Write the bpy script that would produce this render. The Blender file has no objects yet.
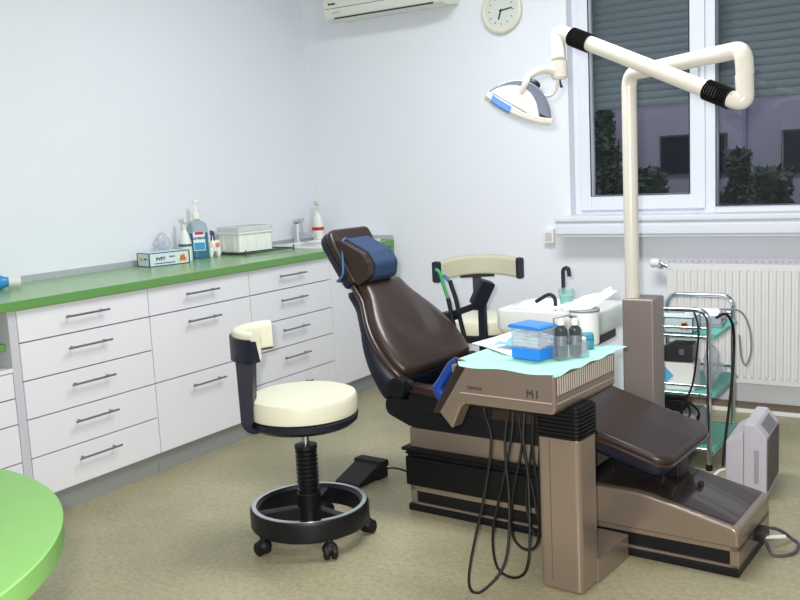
import bpy, bmesh, math, random
from mathutils import Vector, Matrix
random.seed(7)
SC = bpy.context.scene
COL = SC.collection
R = math.radians

# ------------------------------------------------------------------ materials
def lin(c):
    return tuple(((v/12.92) if v <= .04045 else ((v+.055)/1.055)**2.4) for v in c)
def hexc(r, g, b): return lin((r/255, g/255, b/255))
MATS = {}
def mat(name, rgb, rough=.5, metal=0., noise=0., scale=40., bump=0., alpha=1., emit=0., coat=0., spec=.5):
    if name in MATS: return MATS[name]
    m = bpy.data.materials.new(name); m.use_nodes = True
    nt = m.node_tree; b = nt.nodes['Principled BSDF']
    col = hexc(*rgb)
    b.inputs['Base Color'].default_value = (*col, 1)
    b.inputs['Roughness'].default_value = rough
    b.inputs['Metallic'].default_value = metal
    b.inputs['Specular IOR Level'].default_value = spec
    if coat: b.inputs['Coat Weight'].default_value = coat
    if alpha < 1: b.inputs['Alpha'].default_value = alpha
    if emit:
        b.inputs['Emission Color'].default_value = (*col, 1); b.inputs['Emission Strength'].default_value = emit
    tc = nt.nodes.new('ShaderNodeTexCoord')
    nz = nt.nodes.new('ShaderNodeTexNoise'); nz.inputs['Scale'].default_value = scale; nz.inputs['Detail'].default_value = 5
    nt.links.new(tc.outputs['Object'], nz.inputs['Vector'])
    n = noise if noise else .03
    mx = nt.nodes.new('ShaderNodeMix'); mx.data_type = 'RGBA'
    mx.inputs['A'].default_value = (*[max(0, v*(1-n)) for v in col], 1)
    mx.inputs['B'].default_value = (*[min(1, v*(1+n)) for v in col], 1)
    nt.links.new(nz.outputs['Fac'], mx.inputs['Factor'])
    nt.links.new(mx.outputs['Result'], b.inputs['Base Color'])
    if bump:
        bp = nt.nodes.new('ShaderNodeBump'); bp.inputs['Strength'].default_value = bump; bp.inputs['Distance'].default_value = .004
        nt.links.new(nz.outputs['Fac'], bp.inputs['Height']); nt.links.new(bp.outputs['Normal'], b.inputs['Normal'])
    MATS[name] = m
    return m
def clear(name, rgb, trans=.85, rough=.06):
    if name in MATS: return MATS[name]
    m = bpy.data.materials.new(name); m.use_nodes = True
    nt = m.node_tree; nt.nodes.clear()
    out = nt.nodes.new('ShaderNodeOutputMaterial')
    t = nt.nodes.new('ShaderNodeBsdfTransparent'); t.inputs['Color'].default_value = (*[.5+.5*v for v in hexc(*rgb)], 1)
    p = nt.nodes.new('ShaderNodeBsdfPrincipled'); p.inputs['Base Color'].default_value = (*hexc(*rgb), 1); p.inputs['Roughness'].default_value = rough
    mx = nt.nodes.new('ShaderNodeMixShader'); mx.inputs[0].default_value = 1-trans
    nt.links.new(t.outputs[0], mx.inputs[1]); nt.links.new(p.outputs[0], mx.inputs[2]); nt.links.new(mx.outputs[0], out.inputs[0])
    MATS[name] = m
    return m
def window_glass(name):
    m = bpy.data.materials.new(name); m.use_nodes = True
    nt = m.node_tree; nt.nodes.clear()
    out = nt.nodes.new('ShaderNodeOutputMaterial')
    t = nt.nodes.new('ShaderNodeBsdfTransparent'); t.inputs['Color'].default_value = (.86, .88, .92, 1)
    g = nt.nodes.new('ShaderNodeBsdfGlossy'); g.inputs['Roughness'].default_value = .02
    mx = nt.nodes.new('ShaderNodeMixShader'); fr = nt.nodes.new('ShaderNodeFresnel'); fr.inputs['IOR'].default_value = 1.45
    nt.links.new(fr.outputs[0], mx.inputs[0]); nt.links.new(t.outputs[0], mx.inputs[1]); nt.links.new(g.outputs[0], mx.inputs[2]); nt.links.new(mx.outputs[0], out.inputs[0])
    return m

# floor: olive-beige speckled sheet vinyl
def floor_mat():
    m = bpy.data.materials.new('vinyl_floor'); m.use_nodes = True
    nt = m.node_tree; b = nt.nodes['Principled BSDF']; b.inputs['Roughness'].default_value = .42
    tc = nt.nodes.new('ShaderNodeTexCoord')
    n1 = nt.nodes.new('ShaderNodeTexNoise'); n1.inputs['Scale'].default_value = 3.2; n1.inputs['Detail'].default_value = 8
    n2 = nt.nodes.new('ShaderNodeTexNoise'); n2.inputs['Scale'].default_value = 55; n2.inputs['Detail'].default_value = 6; n2.inputs['Roughness'].default_value = .7
    for n in (n1, n2): nt.links.new(tc.outputs['Object'], n.inputs['Vector'])
    r1 = nt.nodes.new('ShaderNodeValToRGB')
    r1.color_ramp.elements[0].position = .3; r1.color_ramp.elements[0].color = (*hexc(156, 150, 121), 1)
    r1.color_ramp.elements[1].position = .7; r1.color_ramp.elements[1].color = (*hexc(171, 164, 134), 1)
    nt.links.new(n1.outputs['Fac'], r1.inputs['Fac'])
    r2 = nt.nodes.new('ShaderNodeValToRGB')
    r2.color_ramp.elements[0].position = .38; r2.color_ramp.elements[0].color = (.74, .74, .72, 1)
    r2.color_ramp.elements[1].position = .62; r2.color_ramp.elements[1].color = (1.1, 1.08, 1.05, 1)
    nt.links.new(n2.outputs['Fac'], r2.inputs['Fac'])
    mx = nt.nodes.new('ShaderNodeMix'); mx.data_type = 'RGBA'; mx.blend_type = 'MULTIPLY'; mx.inputs['Factor'].default_value = .8
    nt.links.new(r1.outputs['Color'], mx.inputs['A']); nt.links.new(r2.outputs['Color'], mx.inputs['B'])
    nt.links.new(mx.outputs['Result'], b.inputs['Base Color'])
    return m

wall_m = mat('wall_paint', (226, 229, 235), .75, noise=.015, scale=3)
floor_m = floor_mat()
white_lam = mat('white_laminate', (226, 226, 230), .38, noise=.012, scale=8)
carc_m = mat('cabinet_carcass', (150, 150, 166), .5)
gap_m = mat('cabinet_gap', (96, 92, 112), .6)
kick_m = mat('grey_kickboard', (140, 143, 140), .45)
green_m = mat('green_laminate', (126, 166, 110), .26, noise=.05, scale=30)
green_e = mat('green_edge', (98, 148, 80), .4, noise=.04, scale=30)
green_t = mat('green_table_top', (116, 166, 88), .4, noise=.04, scale=20)
alu_m = mat('brushed_aluminium', (186, 192, 197), .4, .3)
steel_m = mat('handle_steel', (128, 128, 136), .35, .6)
chrome_m = mat('chrome', (205, 210, 215), .1, 1.)
black_m = mat('black_plastic', (17, 17, 22), .42, noise=.1, spec=.35)
navy_m = mat('dark_navy_plastic', (24, 27, 42), .45, noise=.1, spec=.4)
bellows_m = mat('black_bellows_rubber', (9, 9, 12), .5, noise=.1, spec=.3)
rubber_m = mat('black_rubber', (12, 12, 14), .55, spec=.35)
cream_m = mat('cream_vinyl', (222, 220, 196), .45, noise=.025, scale=25, bump=.05)
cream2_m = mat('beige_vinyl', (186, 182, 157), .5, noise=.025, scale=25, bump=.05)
brown_m = mat('dark_brown_leather', (46, 30, 23), .40, noise=.16, scale=16, bump=.06, coat=.2)
brown_e = mat('brown_piping', (52, 33, 29), .3, noise=.1, coat=.3)
bronze_m = mat('bronze_paint', (156, 140, 127), .27, .6, noise=.03, scale=60)
bronze_d = mat('bronze_dark_cover', (62, 52, 48), .18, .35, noise=.05, coat=.4)
tanbox_m = mat('bronze_post_paint', (148, 136, 132), .4, .45, noise=.03)
ivory_m = mat('ivory_enamel', (221, 215, 202), .25, noise=.015, coat=.3)
white_p = mat('white_plastic', (232, 232, 228), .35)
acwhite_m = mat('aircon_plastic', (214, 218, 208), .45)
grey_p = mat('light_grey_plastic', (196, 192, 200), .5)
dgrey_p = mat('dark_grey_grille', (84, 80, 82), .6)
mint_m = mat('mint_paper', (168, 226, 204), .7, noise=.03, scale=30)
mintp_m = mat('mint_shelf', (104, 186, 168), .45, noise=.03)
paper_m = mat('white_paper', (236, 238, 242), .8)
blue_p = mat('bright_blue_plastic', (38, 128, 220), .35)
bluecl_m = mat('blue_cloth', (40, 62, 96), .8, noise=.3, scale=70, bump=.3)
bluestrap_m = mat('blue_elastic', (58, 104, 160), .6)
sleeve_m = mat('blue_sleeve_film', (22, 62, 140), .22, noise=.3, scale=60, bump=.5)
ink_m = mat('dark_print', (36, 40, 54), .6)
ink2_m = mat('navy_print', (38, 52, 92), .6)
red_m = mat('red_print', (190, 40, 60), .6)
orange_m = mat('orange_print', (236, 150, 60), .6)
teal_m = mat('teal_liquid', (0, 124, 146), .2)
teal2_m = mat('teal_plastic', (24, 130, 160), .35)
box_m = mat('glove_carton', (206, 222, 224), .6)
clear_m = clear('clear_plastic', (225, 232, 238), .88)
clearw_m = clear('milky_plastic', (236, 238, 232), .25, .3)
film_m = clear('thin_film', (230, 234, 242), .72, .25)
porc_m = mat('white_ceramic', (240, 242, 238), .2, coat=.4)
rad_m = mat('radiator_enamel', (222, 220, 218), .4)
pvc_m = mat('window_pvc', (220, 223, 231), .35)
shut_m = mat('roller_slats', (126, 136, 132), .55, noise=.06)
skirt_m = mat('brown_coving', (124, 108, 94), .55)
cotton_m = mat('cotton', (244, 244, 244), .95, noise=.05, scale=200, bump=.3)

# ------------------------------------------------------------------ mesh builder
class MB:
    def __init__(s): s.bm = bmesh.new()
    def _merge(s, t, M=None):
        if M is not None: bmesh.ops.transform(t, matrix=M, verts=t.verts)
        me = bpy.data.meshes.new('_t'); t.to_mesh(me); t.free(); s.bm.from_mesh(me); bpy.data.meshes.remove(me)
        return s
    def box(s, x0, x1, y0, y1, z0, z1, bev=0., seg=2, M=None):
        t = bmesh.new(); bmesh.ops.create_cube(t, size=1)
        for v in t.verts:
            v.co = Vector(((x0+x1)/2+v.co.x*(x1-x0), (y0+y1)/2+v.co.y*(y1-y0), (z0+z1)/2+v.co.z*(z1-z0)))
        if bev: bmesh.ops.bevel(t, geom=t.edges[:], offset=bev, segments=seg, profile=.5, affect='EDGES')
        return s._merge(t, M)
    def prism(s, poly, a0, a1, plane='xz', bev=0., seg=2, M=None):
        t = bmesh.new()
        def P(p, a):
            return {'xz': (p[0], a, p[1]), 'xy': (p[0], p[1], a), 'yz': (a, p[0], p[1])}[plane]
        A = [t.verts.new(P(p, a0)) for p in poly]; B = [t.verts.new(P(p, a1)) for p in poly]
        n = len(poly); t.faces.new(A); t.faces.new(B[::-1])
        for i in range(n): t.faces.new((A[i], B[i], B[(i+1) % n], A[(i+1) % n]))
        bmesh.ops.recalc_face_normals(t, faces=t.faces[:])
        if bev: bmesh.ops.bevel(t, geom=t.edges[:], offset=bev, segments=seg, profile=.5, affect='EDGES', clamp_overlap=True)
        return s._merge(t, M)
    def tube(s, pts, r, n=10, closed=False, caps=True):
        pts = [Vector(p) for p in pts]; m = len(pts)
        rr = r if isinstance(r, (list, tuple)) else [r]*m
        t = bmesh.new(); rings = []; up = None
        for i, p in enumerate(pts):
            if closed: d = pts[(i+1) % m]-pts[(i-1) % m]
            else: d = pts[min(i+1, m-1)]-pts[max(i-1, 0)]
            d.normalize()
            if up is None:
                up = Vector((0, 0, 1)) if abs(d.z) < .9 else Vector((1, 0, 0))
            x = up-d*up.dot(d)
            if x.length < 1e-5: x = d.orthogonal()
            x.normalize(); y = d.cross(x); up = x
            rings.append([t.verts.new(p+(x*math.cos(k*2*math.pi/n)+y*math.sin(k*2*math.pi/n))*rr[i]) for k in range(n)])
        for i in range(m if closed else m-1):
            a, b = rings[i], rings[(i+1) % m]
            for k in range(n): t.faces.new((a[k], a[(k+1) % n], b[(k+1) % n], b[k]))
        if caps and not closed: t.faces.new(rings[0][::-1]); t.faces.new(rings[-1])
        bmesh.ops.recalc_face_normals(t, faces=t.faces[:])
        return s._merge(t)
    def cyl(s, p0, p1, r0, r1=None, n=24):
        return s.tube([p0, p1], [r0, r0 if r1 is None else r1], n)
    def lathe(s, prof, c=(0, 0, 0), n=32, M=None, sx=1., sy=1.):
        t = bmesh.new(); rings = []
        for r, z in prof:
            if r < 1e-5: rings.append([t.verts.new((0, 0, z))])
            else: rings.append([t.verts.new((sx*r*math.cos(k*2*math.pi/n), sy*r*math.sin(k*2*math.pi/n), z)) for k in range(n)])
        for a, b in zip(rings, rings[1:]):
            for k in range(n):
                q = [a[k % len(a)], a[(k+1) % len(a)], b[(k+1) % len(b)], b[k % len(b)]]
                u = []
                for v in q:
                    if v not in u: u.append(v)
                if len(u) > 2: t.faces.new(u)
        bmesh.ops.recalc_face_normals(t, faces=t.faces[:])
        return s._merge(t, (M if M is not None else Matrix.Translation(Vector(c))))
    def pillow(s, outline, h0, h1, r, seg=4, M=None, r2=None):
        """outline (u,v) ccw; slab from h0 to h1 with rounded rims of radius r at the top and r2 at the bottom"""
        r2 = r if r2 is None else r2
        n = len(outline); P = [Vector((a, b)) for a, b in outline]; N = []
        for i in range(n):
            e = (P[(i+1) % n]-P[i-1]).normalized(); N.append(Vector((-e.y, e.x)))
        area = sum(P[i].x*P[(i+1) % n].y-P[(i+1) % n].x*P[i].y for i in range(n))
        if area < 0: N = [-q for q in N]
        lv = []
        for k in range(seg+1):
            a = math.pi/2*k/seg; lv.append((r2*(1-math.sin(a)), h0+r2*(1-math.cos(a))))
        for k in range(seg+1):
            a = math.pi/2*k/seg; lv.append((r*(1-math.cos(a)), h1-r+r*math.sin(a)))
        t = bmesh.new(); rings = [[t.verts.new((*(P[i]+N[i]*d), z)) for i in range(n)] for d, z in lv]
        for a, b in zip(rings, rings[1:]):
            for k in range(n): t.faces.new((a[k], a[(k+1) % n], b[(k+1) % n], b[k]))
        t.faces.new(rings[0][::-1]); t.faces.new(rings[-1])
        bmesh.ops.recalc_face_normals(t, faces=t.faces[:])
        return s._merge(t, M)
    def sphere(s, c, r, sc=(1, 1, 1), n=20, M=None):
        t = bmesh.new(); bmesh.ops.create_uvsphere(t, u_segments=n, v_segments=n//2+2, radius=r)
        for v in t.verts: v.co = Vector((v.co.x*sc[0], v.co.y*sc[1], v.co.z*sc[2]))+Vector(c)
        return s._merge(t, M)
    def build(s, name, m, parent=None, ang=38, label=None):
        bmesh.ops.remove_doubles(s.bm, verts=s.bm.verts, dist=1e-6)
        me = bpy.data.meshes.new(name); s.bm.to_mesh(me); s.bm.free()
        for p in me.polygons: p.use_smooth = True
        me.set_sharp_from_angle(angle=R(ang))
        me.materials.append(m)
        o = bpy.data.objects.new(name, me); COL.objects.link(o)
        if parent is not None: o.parent = parent
        if ang < 50:
            w = o.modifiers.new('weighted', 'WEIGHTED_NORMAL'); w.keep_sharp = True
        if label: o['label'] = label
        return o
def roundpoly(pts, r, n=5):
    out = []; m = len(pts); rs = r if isinstance(r, (list, tuple)) else [r]*m
    for i in range(m):
        p = Vector(pts[i]); a = Vector(pts[i-1]); b = Vector(pts[(i+1) % m])
        if rs[i] <= 0: out.append(tuple(p)); continue
        da = (a-p).normalized(); db = (b-p).normalized()
        ang = da.angle(db); L = min(rs[i]/math.tan(ang/2), (a-p).length*.49, (b-p).length*.49)
        p0 = p+da*L; p1 = p+db*L
        for k in range(n+1):
            t = k/n; out.append(tuple((1-t)**2*p0+2*t*(1-t)*p+t*t*p1))
    return out
def spline(pts, n=8):
    P = [Vector(p) for p in pts]; P = [2*P[0]-P[1]]+P+[2*P[-1]-P[-2]]; out = []
    for i in range(1, len(P)-2):
        for k in range(n):
            t = k/n; a, b, c, d = P[i-1:i+3]
            out.append(.5*((2*b)+(c-a)*t+(2*a-5*b+4*c-d)*t*t+(3*b-a-3*c+d)*t**3))
    out.append(P[-2]); return out
def bend(pts, r, n=6):
    """polyline with rounded corners (3-D)"""
    P = [Vector(p) for p in pts]; out = [P[0]]
    for i in range(1, len(P)-1):
        a = (P[i-1]-P[i]); b = (P[i+1]-P[i]); L = min(r, a.length*.49, b.length*.49)
        p0 = P[i]+a.normalized()*L; p1 = P[i]+b.normalized()*L
        for k in range(n+1):
            t = k/n; out.append((1-t)**2*p0+2*t*(1-t)*P[i]+t*t*p1)
    out.append(P[-1]); return out
def frame(o, x, y, z):
    M = Matrix((Vector(x).normalized(), Vector(y).normalized(), Vector(z).normalized())).transposed().to_4x4()
    M.translation = Vector(o); return M

def tag(o, label, cat, group=None):
    o['label'] = label; o['category'] = cat
    if group: o['group'] = group
    return o
def thing(name, label, cat, loc=(0, 0, 0), rz=0., group=None):
    o = bpy.data.objects.new(name, None); COL.objects.link(o); o.empty_display_size = .05
    o.location = loc; o.rotation_euler = (0, 0, rz); return tag(o, label, cat, group)
def struct(o): o['kind'] = 'structure'; return o
def dup(root, loc=None, rz=None, label=None, group=None):
    r = root.copy(); COL.objects.link(r)
    if loc is not None: r.location = loc
    if rz is not None: r.rotation_euler = (0, 0, rz)
    if label: r['label'] = label
    if group: r['group'] = group
    for ch in list(root.children):
        c = ch.copy(); COL.objects.link(c); c.parent = r
        for g in list(ch.children):
            d = g.copy(); COL.objects.link(d); d.parent = c
    return r
def text(name, body, size, M, m, parent, sx=1., off=0., outline=False):
    cu = bpy.data.curves.new('_f', 'FONT'); cu.body = body; cu.size = size; cu.extrude = .0004; cu.offset = off; cu.space_character = 1.05
    if outline: cu.fill_mode = 'NONE'; cu.extrude = 0; cu.bevel_depth = .0010; cu.space_character = 1.2
    cu.align_x = 'CENTER'; cu.align_y = 'CENTER'
    o = bpy.data.objects.new('_f', cu); COL.objects.link(o)
    dg = bpy.context.evaluated_depsgraph_get(); dg.update()
    me = bpy.data.meshes.new_from_object(o.evaluated_get(dg)); bpy.data.objects.remove(o); bpy.data.curves.remove(cu)
    me.transform(M @ Matrix.Diagonal((sx, 1, 1, 1))); me.name = name; me.materials.clear(); me.materials.append(m)
    q = bpy.data.objects.new(name, me); COL.objects.link(q)
    if parent is not None: q.parent = parent
    return q

# ================================================================== ROOM SHELL
XR, YF, ZC = 4.7, -5.6, 2.75
struct(MB().box(-.2, XR+.2, YF-.2, .3, -.12, 0).build('floor', floor_m))
struct(MB().box(-.2, XR+.2, YF-.2, .3, ZC, ZC+.12).build('ceiling', wall_m))
struct(MB().box(-.2, 0, YF, 0, 0, ZC).build('wall_left', wall_m))
struct(MB().box(XR, XR+.2, YF, 0, 0, ZC).build('wall_right', wall_m))
struct(MB().box(-.2, XR+.2, YF-.2, YF, 0, ZC).build('wall_front', wall_m))
WX0, WX1, WZ0, WZ1 = 1.735, 3.30, .985, 2.42
wb = MB().box(-.2, WX0, 0, .3, 0, ZC).box(WX1, XR+.2, 0, .3, 0, ZC).box(WX0, WX1, 0, .3, 0, WZ0).box(WX0, WX1, 0, .3, WZ1, ZC)
struct(wb.build('wall_back', wall_m))
sk = struct(MB().box(.62, XR, -.012, 0, .022, .055).build('baseboard_back', skirt_m))
struct(MB().box(.62, XR, -.022, 0, 0, .022, .004).build('trim_1', white_p))
# window: frame, opening sash on the left, fixed light on the right, half-lowered roller shutter
fr = MB()
fr.box(WX0, WX0+.045, .07, .15, WZ0, WZ1, .004).box(WX1-.045, WX1, .07, .15, WZ0, WZ1, .004)
fr.box(WX0, WX1, .072, .148, WZ0, WZ0+.045, .004).box(WX0, WX1, .072, .148, WZ1-.045, WZ1, .004)
fr.box(2.418, 2.478, .068, .152, WZ0, WZ1, .004)
win = struct(fr.build('window_1', pvc_m))
sa = MB(); a0, a1, c0, c1 = 1.77, 2.43, 1.02, 2.39
sa.box(a0, a0+.062, .055, .125, c0, c1, .006).box(a1-.075, a1, .055, .125, c0, c1, .006)
sa.box(a0+.06, a1-.07, .056, .124, c0, c0+.078, .006).box(a0+.06, a1-.07, .056, .124, c1-.078, c1, .006)
sash = struct(sa.build('sash', pvc_m, win))
gl = window_glass('window_glazing')
struct(MB().box(a0+.05, a1-.06, .095, .1, c0+.06, c1-.06).build('pane', gl, sash))
gk = MB()
for x in (a0+.06, a1-.079): gk.box(x, x+.004, .053, .06, c0+.078, c1-.078)
gk.box(a0+.06, a1-.075, .053, .06, c0+.074, c0+.078)
struct(gk.build('gasket', ink_m, sash))
struct(MB().box(2.392, 2.404, .035, .056, 1.62, 1.72, .004).box(2.388, 2.408, .045, .056, 1.70, 1.75, .003).build('window_handle', pvc_m, sash))
struct(MB().box(2.465, WX1-.03, .105, .11, WZ0+.03, WZ1-.03).build('pane', gl, win))
gk = MB().box(2.478, 2.483, .066, .07, WZ0+.045, WZ1-.045).box(2.478, WX1-.045, .066, .07, WZ0+.043, WZ0+.047)
struct(gk.build('gasket', ink_m, win))
sh = MB(); z = 1.555
while z < 2.42:
    prof = [(.211, z), (.207, z+.006), (.205, z+.019), (.207, z+.032), (.211, z+.038), (.222, z+.038), (.222, z)]
    sh.prism(prof, WX0, WX1, 'yz'); z += .0385
struct(sh.build('roller_shutter', shut_m, win))
sl = MB().box(1.69, 3.36, -.125, .075, .972, 1.0, .006).box(1.692, 3.36, -.112, 0, .955, .973, .003)
sl.box(1.692, 3.36, -.118, 0, .905, .957, .006).box(1.692, 3.36, -.108, 0, .890, .906, .004)
struct(sl.build('window_sill', pvc_m, win))
w = thing('wall_box', 'small white plastic box on the back wall under the left end of the windowsill', 'wall box', (1.615, 0, .89))
MB().box(-.03, .03, -.03, 0, -.04, .04, .006).build('housing', white_p, w)
MB().box(-.018, .018, -.034, -.028, -.025, .02, .002).build('cover_plate', grey_p, w)

# ---- night outside: neighbouring wall, shrubs
ext_m = mat('neighbour_render', (176, 172, 182), .9, noise=.18, scale=2.5)
nb = thing('neighbouring_house', 'lavender rendered house wall seen at night through the window', 'building', (2, 2.2, 0))
MB().box(-3.5, 4, 0, .3, -.5, 4).build('facade', ext_m, nb)
dark_m = mat('dark_outside_glass', (26, 26, 40), .3)
for x0, x1, z0, z1 in ((.425, .75, 1.145, 1.42), (-.16, .03, 1.16, 1.425), (-.42, -.2, 1.17, 1.43)):
    f = MB().box(x0-.015, x1+.015, -.02, 0, z0-.015, z1+.015).build('window', dgrey_p, nb)
    MB().box(x0, x1, -.026, -.018, z0, z1).build('pane', dark_m, f)
MB().box(.16, .18, -.03, 0, 0, 3.5).build('downpipe', mat('lilac_pipe', (160, 150, 186), .6), nb)
struct(MB().box(-2, 6.5, .3, 2.2, -.3, -.15).build('outside_ground', mat('soil', (62, 60, 54), .9, noise=.3)))
leaf_m = mat('dark_leaves', (66, 88, 66), .6, noise=.5, scale=9)
def shrub(x, y, wdt, hgt, dense, label):
    o = thing('shrub', label, 'shrub', (x, y, -.15), group='shrubs outside the window')
    t = bmesh.new()
    for i in range(dense):
        hh = hgt*(random.random()**.7); k = math.sin(min(1, .25+hh/hgt*.9)*math.pi)**.6+.15
        c = Vector((max(-.62, min(.62, random.gauss(0, .36)))*wdt*k, max(-.13, min(.13, random.gauss(0, .08))), hh))
        s = random.uniform(.016, .036)
        a = Vector((random.uniform(-1, 1), random.uniform(-1, 1), random.uniform(-.6, .9))).normalized(); b = a.orthogonal().normalized()
        t.faces.new([t.verts.new(c+v) for v in (a*s*1.4, b*s*.55, -a*s, -b*s*.55)])
    me = bpy.data.meshes.new('foliage'); t.to_mesh(me); t.free(); me.materials.append(leaf_m)
    f = bpy.data.objects.new('foliage', me); COL.objects.link(f); f.parent = o
    st = MB()
    for k in range(5):
        dx = random.uniform(-.4, .4)*wdt
        st.tube([(dx*.2, 0, 0), (dx*.6, random.uniform(-.1, .1), hgt*.5), (dx, random.uniform(-.1, .1), hgt*.85)], [.016, .011, .005], 6)
    st.build('stem', mat('twig', (58, 50, 44), .8), o)
shrub(1.22, 1.95, .40, 1.86, 2400, 'tall dark shrub outside the left pane, at its left edge')
shrub(1.68, 1.62, .75, 1.36, 2400, 'low dark shrub outside the left pane, right of the lamp pole')
shrub(2.18, 1.95, .65, 1.46, 2200, 'dark shrub with a raised tuft outside the right pane')
shrub(2.52, 1.28, .95, 1.34, 2400, 'low dark shrub outside the right pane, at the right edge of the photo')

# ================================================================== FITTED FURNITURE, LEFT WALL
ZT = .87
wt = thing('worktop', 'long green laminate worktop on the white cabinets along the left wall', 'worktop', (0, 0, 0))
MB().box(.012, .592, -3.6, -.001, ZT-.036, ZT, .002).build('top', green_m, wt)
tag(MB().box(.02, .592, -.040, -.002, 0, ZT-.037, .002).build('end_panel', green_e), 'green upright end panel under the worktop against the back wall', 'panel')
MB().box(.588, .5935, -3.6, -.001, ZT-.036, ZT-.001, .001).build('edge_band', green_e, wt)
struct(MB().box(.0005, .0115, -3.6, -.001, ZT-.03, ZT+.03, .002).build('trim_2', alu_m))
struct(MB().box(.012, .592, -.012, -.0005, ZT+.0005, ZT+.03, .002).build('trim_3', alu_m))
def cabinet(label, y0, y1, lines, handles=True, group='white base cabinets under the green worktop', x0=0., ztop=.834):
    o = thing('drawer_cabinet', label, 'cabinet', (x0, (y0+y1)/2, 0), group=group); h = (y1-y0)/2-.001
    MB().box(.02, .552, -h, h, .09, ztop).build('carcass', gap_m, o)
    MB().box(.02, .547, -h, h, 0, .09).build('kickboard', kick_m, o)
    for a, b in zip(lines, lines[1:]):
        d = MB().box(.552, .572, -h+.0012, h-.0012, b+.0025, a-.0025, .0012).build('drawer', white_lam, o)
        if handles:
            zc = a-.055
            hb = MB().cyl((.598, -.122, zc), (.598, .092, zc), .0045, n=10)
            for q in (-.095, .065): hb.cyl((.57, q, zc), (.598, q, zc), .0040, n=8)
            hb.build('handle', steel_m, d)
    return o
cabinet('white five-drawer cabinet, leftmost full-height unit under the worktop', -2.595, -1.951, (.832, .706, .558, .408, .255, .092))
cabinet('white cabinet with one shallow and two deep drawers behind the stool', -1.950, -1.299, (.832, .706, .408, .092))
cabinet('white five-drawer cabinet partly behind the stool backrest and dental chair', -1.298, -.633, (.832, .706, .550, .405, .248, .092))
sc = thing('sink_cabinet', 'plain white cabinet under the sink behind the dental chair backrest', 'cabinet', (0, -.337, 0), group='white base cabinets under the green worktop')
MB().box(.02, .552, -.294, .294, .09, .834).build('carcass', gap_m, sc)
MB().box(.02, .547, -.294, .294, 0, .09).build('kickboard', kick_m, sc)
MB().box(.552, .572, -.293, .293, .0945, .8295, .0012).build('door', white_lam, sc)
lo = thing('low_drawer_cabinet', 'low white drawer cabinet in the open niche at the left edge', 'cabinet', (0, -2.99, 0))
MB().box(.02, .552, -.355, .355, .09, .605).build('carcass', gap_m, lo)
MB().box(.02, .547, -.355, .355, 0, .09).build('kickboard', kick_m, lo)
MB().box(.02, .574, -.356, .356, .603, .619, .001).build('top_board', white_lam, lo)
for a, b in zip((.602, .503, .403, .254, .092), (.503, .403, .254, .092)):
    d = MB().box(.552, .572, -.354, .354, b+.0025, a-.0025, .0012).build('drawer', white_lam, lo)
    hb = MB().cyl((.600, -.107, a-.05), (.600, .107, a-.05), .0045, n=10)
    for q in (-.08, .08): hb.cyl((.57, q, a-.05), (.600, q, a-.05), .0042, n=8)
    hb.build('handle', steel_m, d)
tag(MB().box(.02, .571, -2.632, -2.597, 0, .834, .001).build('side_panel', mat('side_panel_grey', (196, 196, 204), .45)), 'pale grey upright side panel at the left of the five-drawer cabinet', 'panel')
tag(MB().prism(roundpoly([(.02, -3.34), (.556, -3.34), (.556, -2.634), (.02, -2.634)], [0, .02, .022, 0], 5), .684, .711, 'xy').build('niche_shelf', green_e), 'green shelf board inside the open niche at the left edge', 'shelf')

# ---- things on the worktop
b = thing('cleaning_bottle', 'blue bottle with a clear cap lying on the worktop at the left edge', 'bottle', (.18, -2.36, ZT), R(62))
MB().lathe([(0, -.15), (.028, -.148), (.031, -.13), (.031, -.02), (.022, 0), (.018, .012)], M=Matrix.Translation((0, 0, .032)) @ Matrix.Rotation(R(90), 4, 'Y')).build('body', mat('sky_blue_plastic', (48, 140, 200), .35), b)
MB().lathe([(.02, .01), (.025, .012), (.025, .06), (.0, .062)], M=Matrix.Translation((0, 0, .032)) @ Matrix.Rotation(R(90), 4, 'Y')).build('cap', clearw_m, b)
b = thing('pink_capped_bottle', 'white bottle with a pink cap behind the blue bottle at the left edge', 'bottle', (.075, -2.48, ZT))
MB().lathe([(0, 0), (.032, 0), (.034, .01), (.034, .05), (.02, .062)]).build('body', white_p, b)
MB().lathe([(.0, .058), (.02, .058), (.021, .066), (.018, .078), (.0, .081)]).build('cap', mat('pink_plastic', (214, 40, 110), .4), b)

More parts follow.
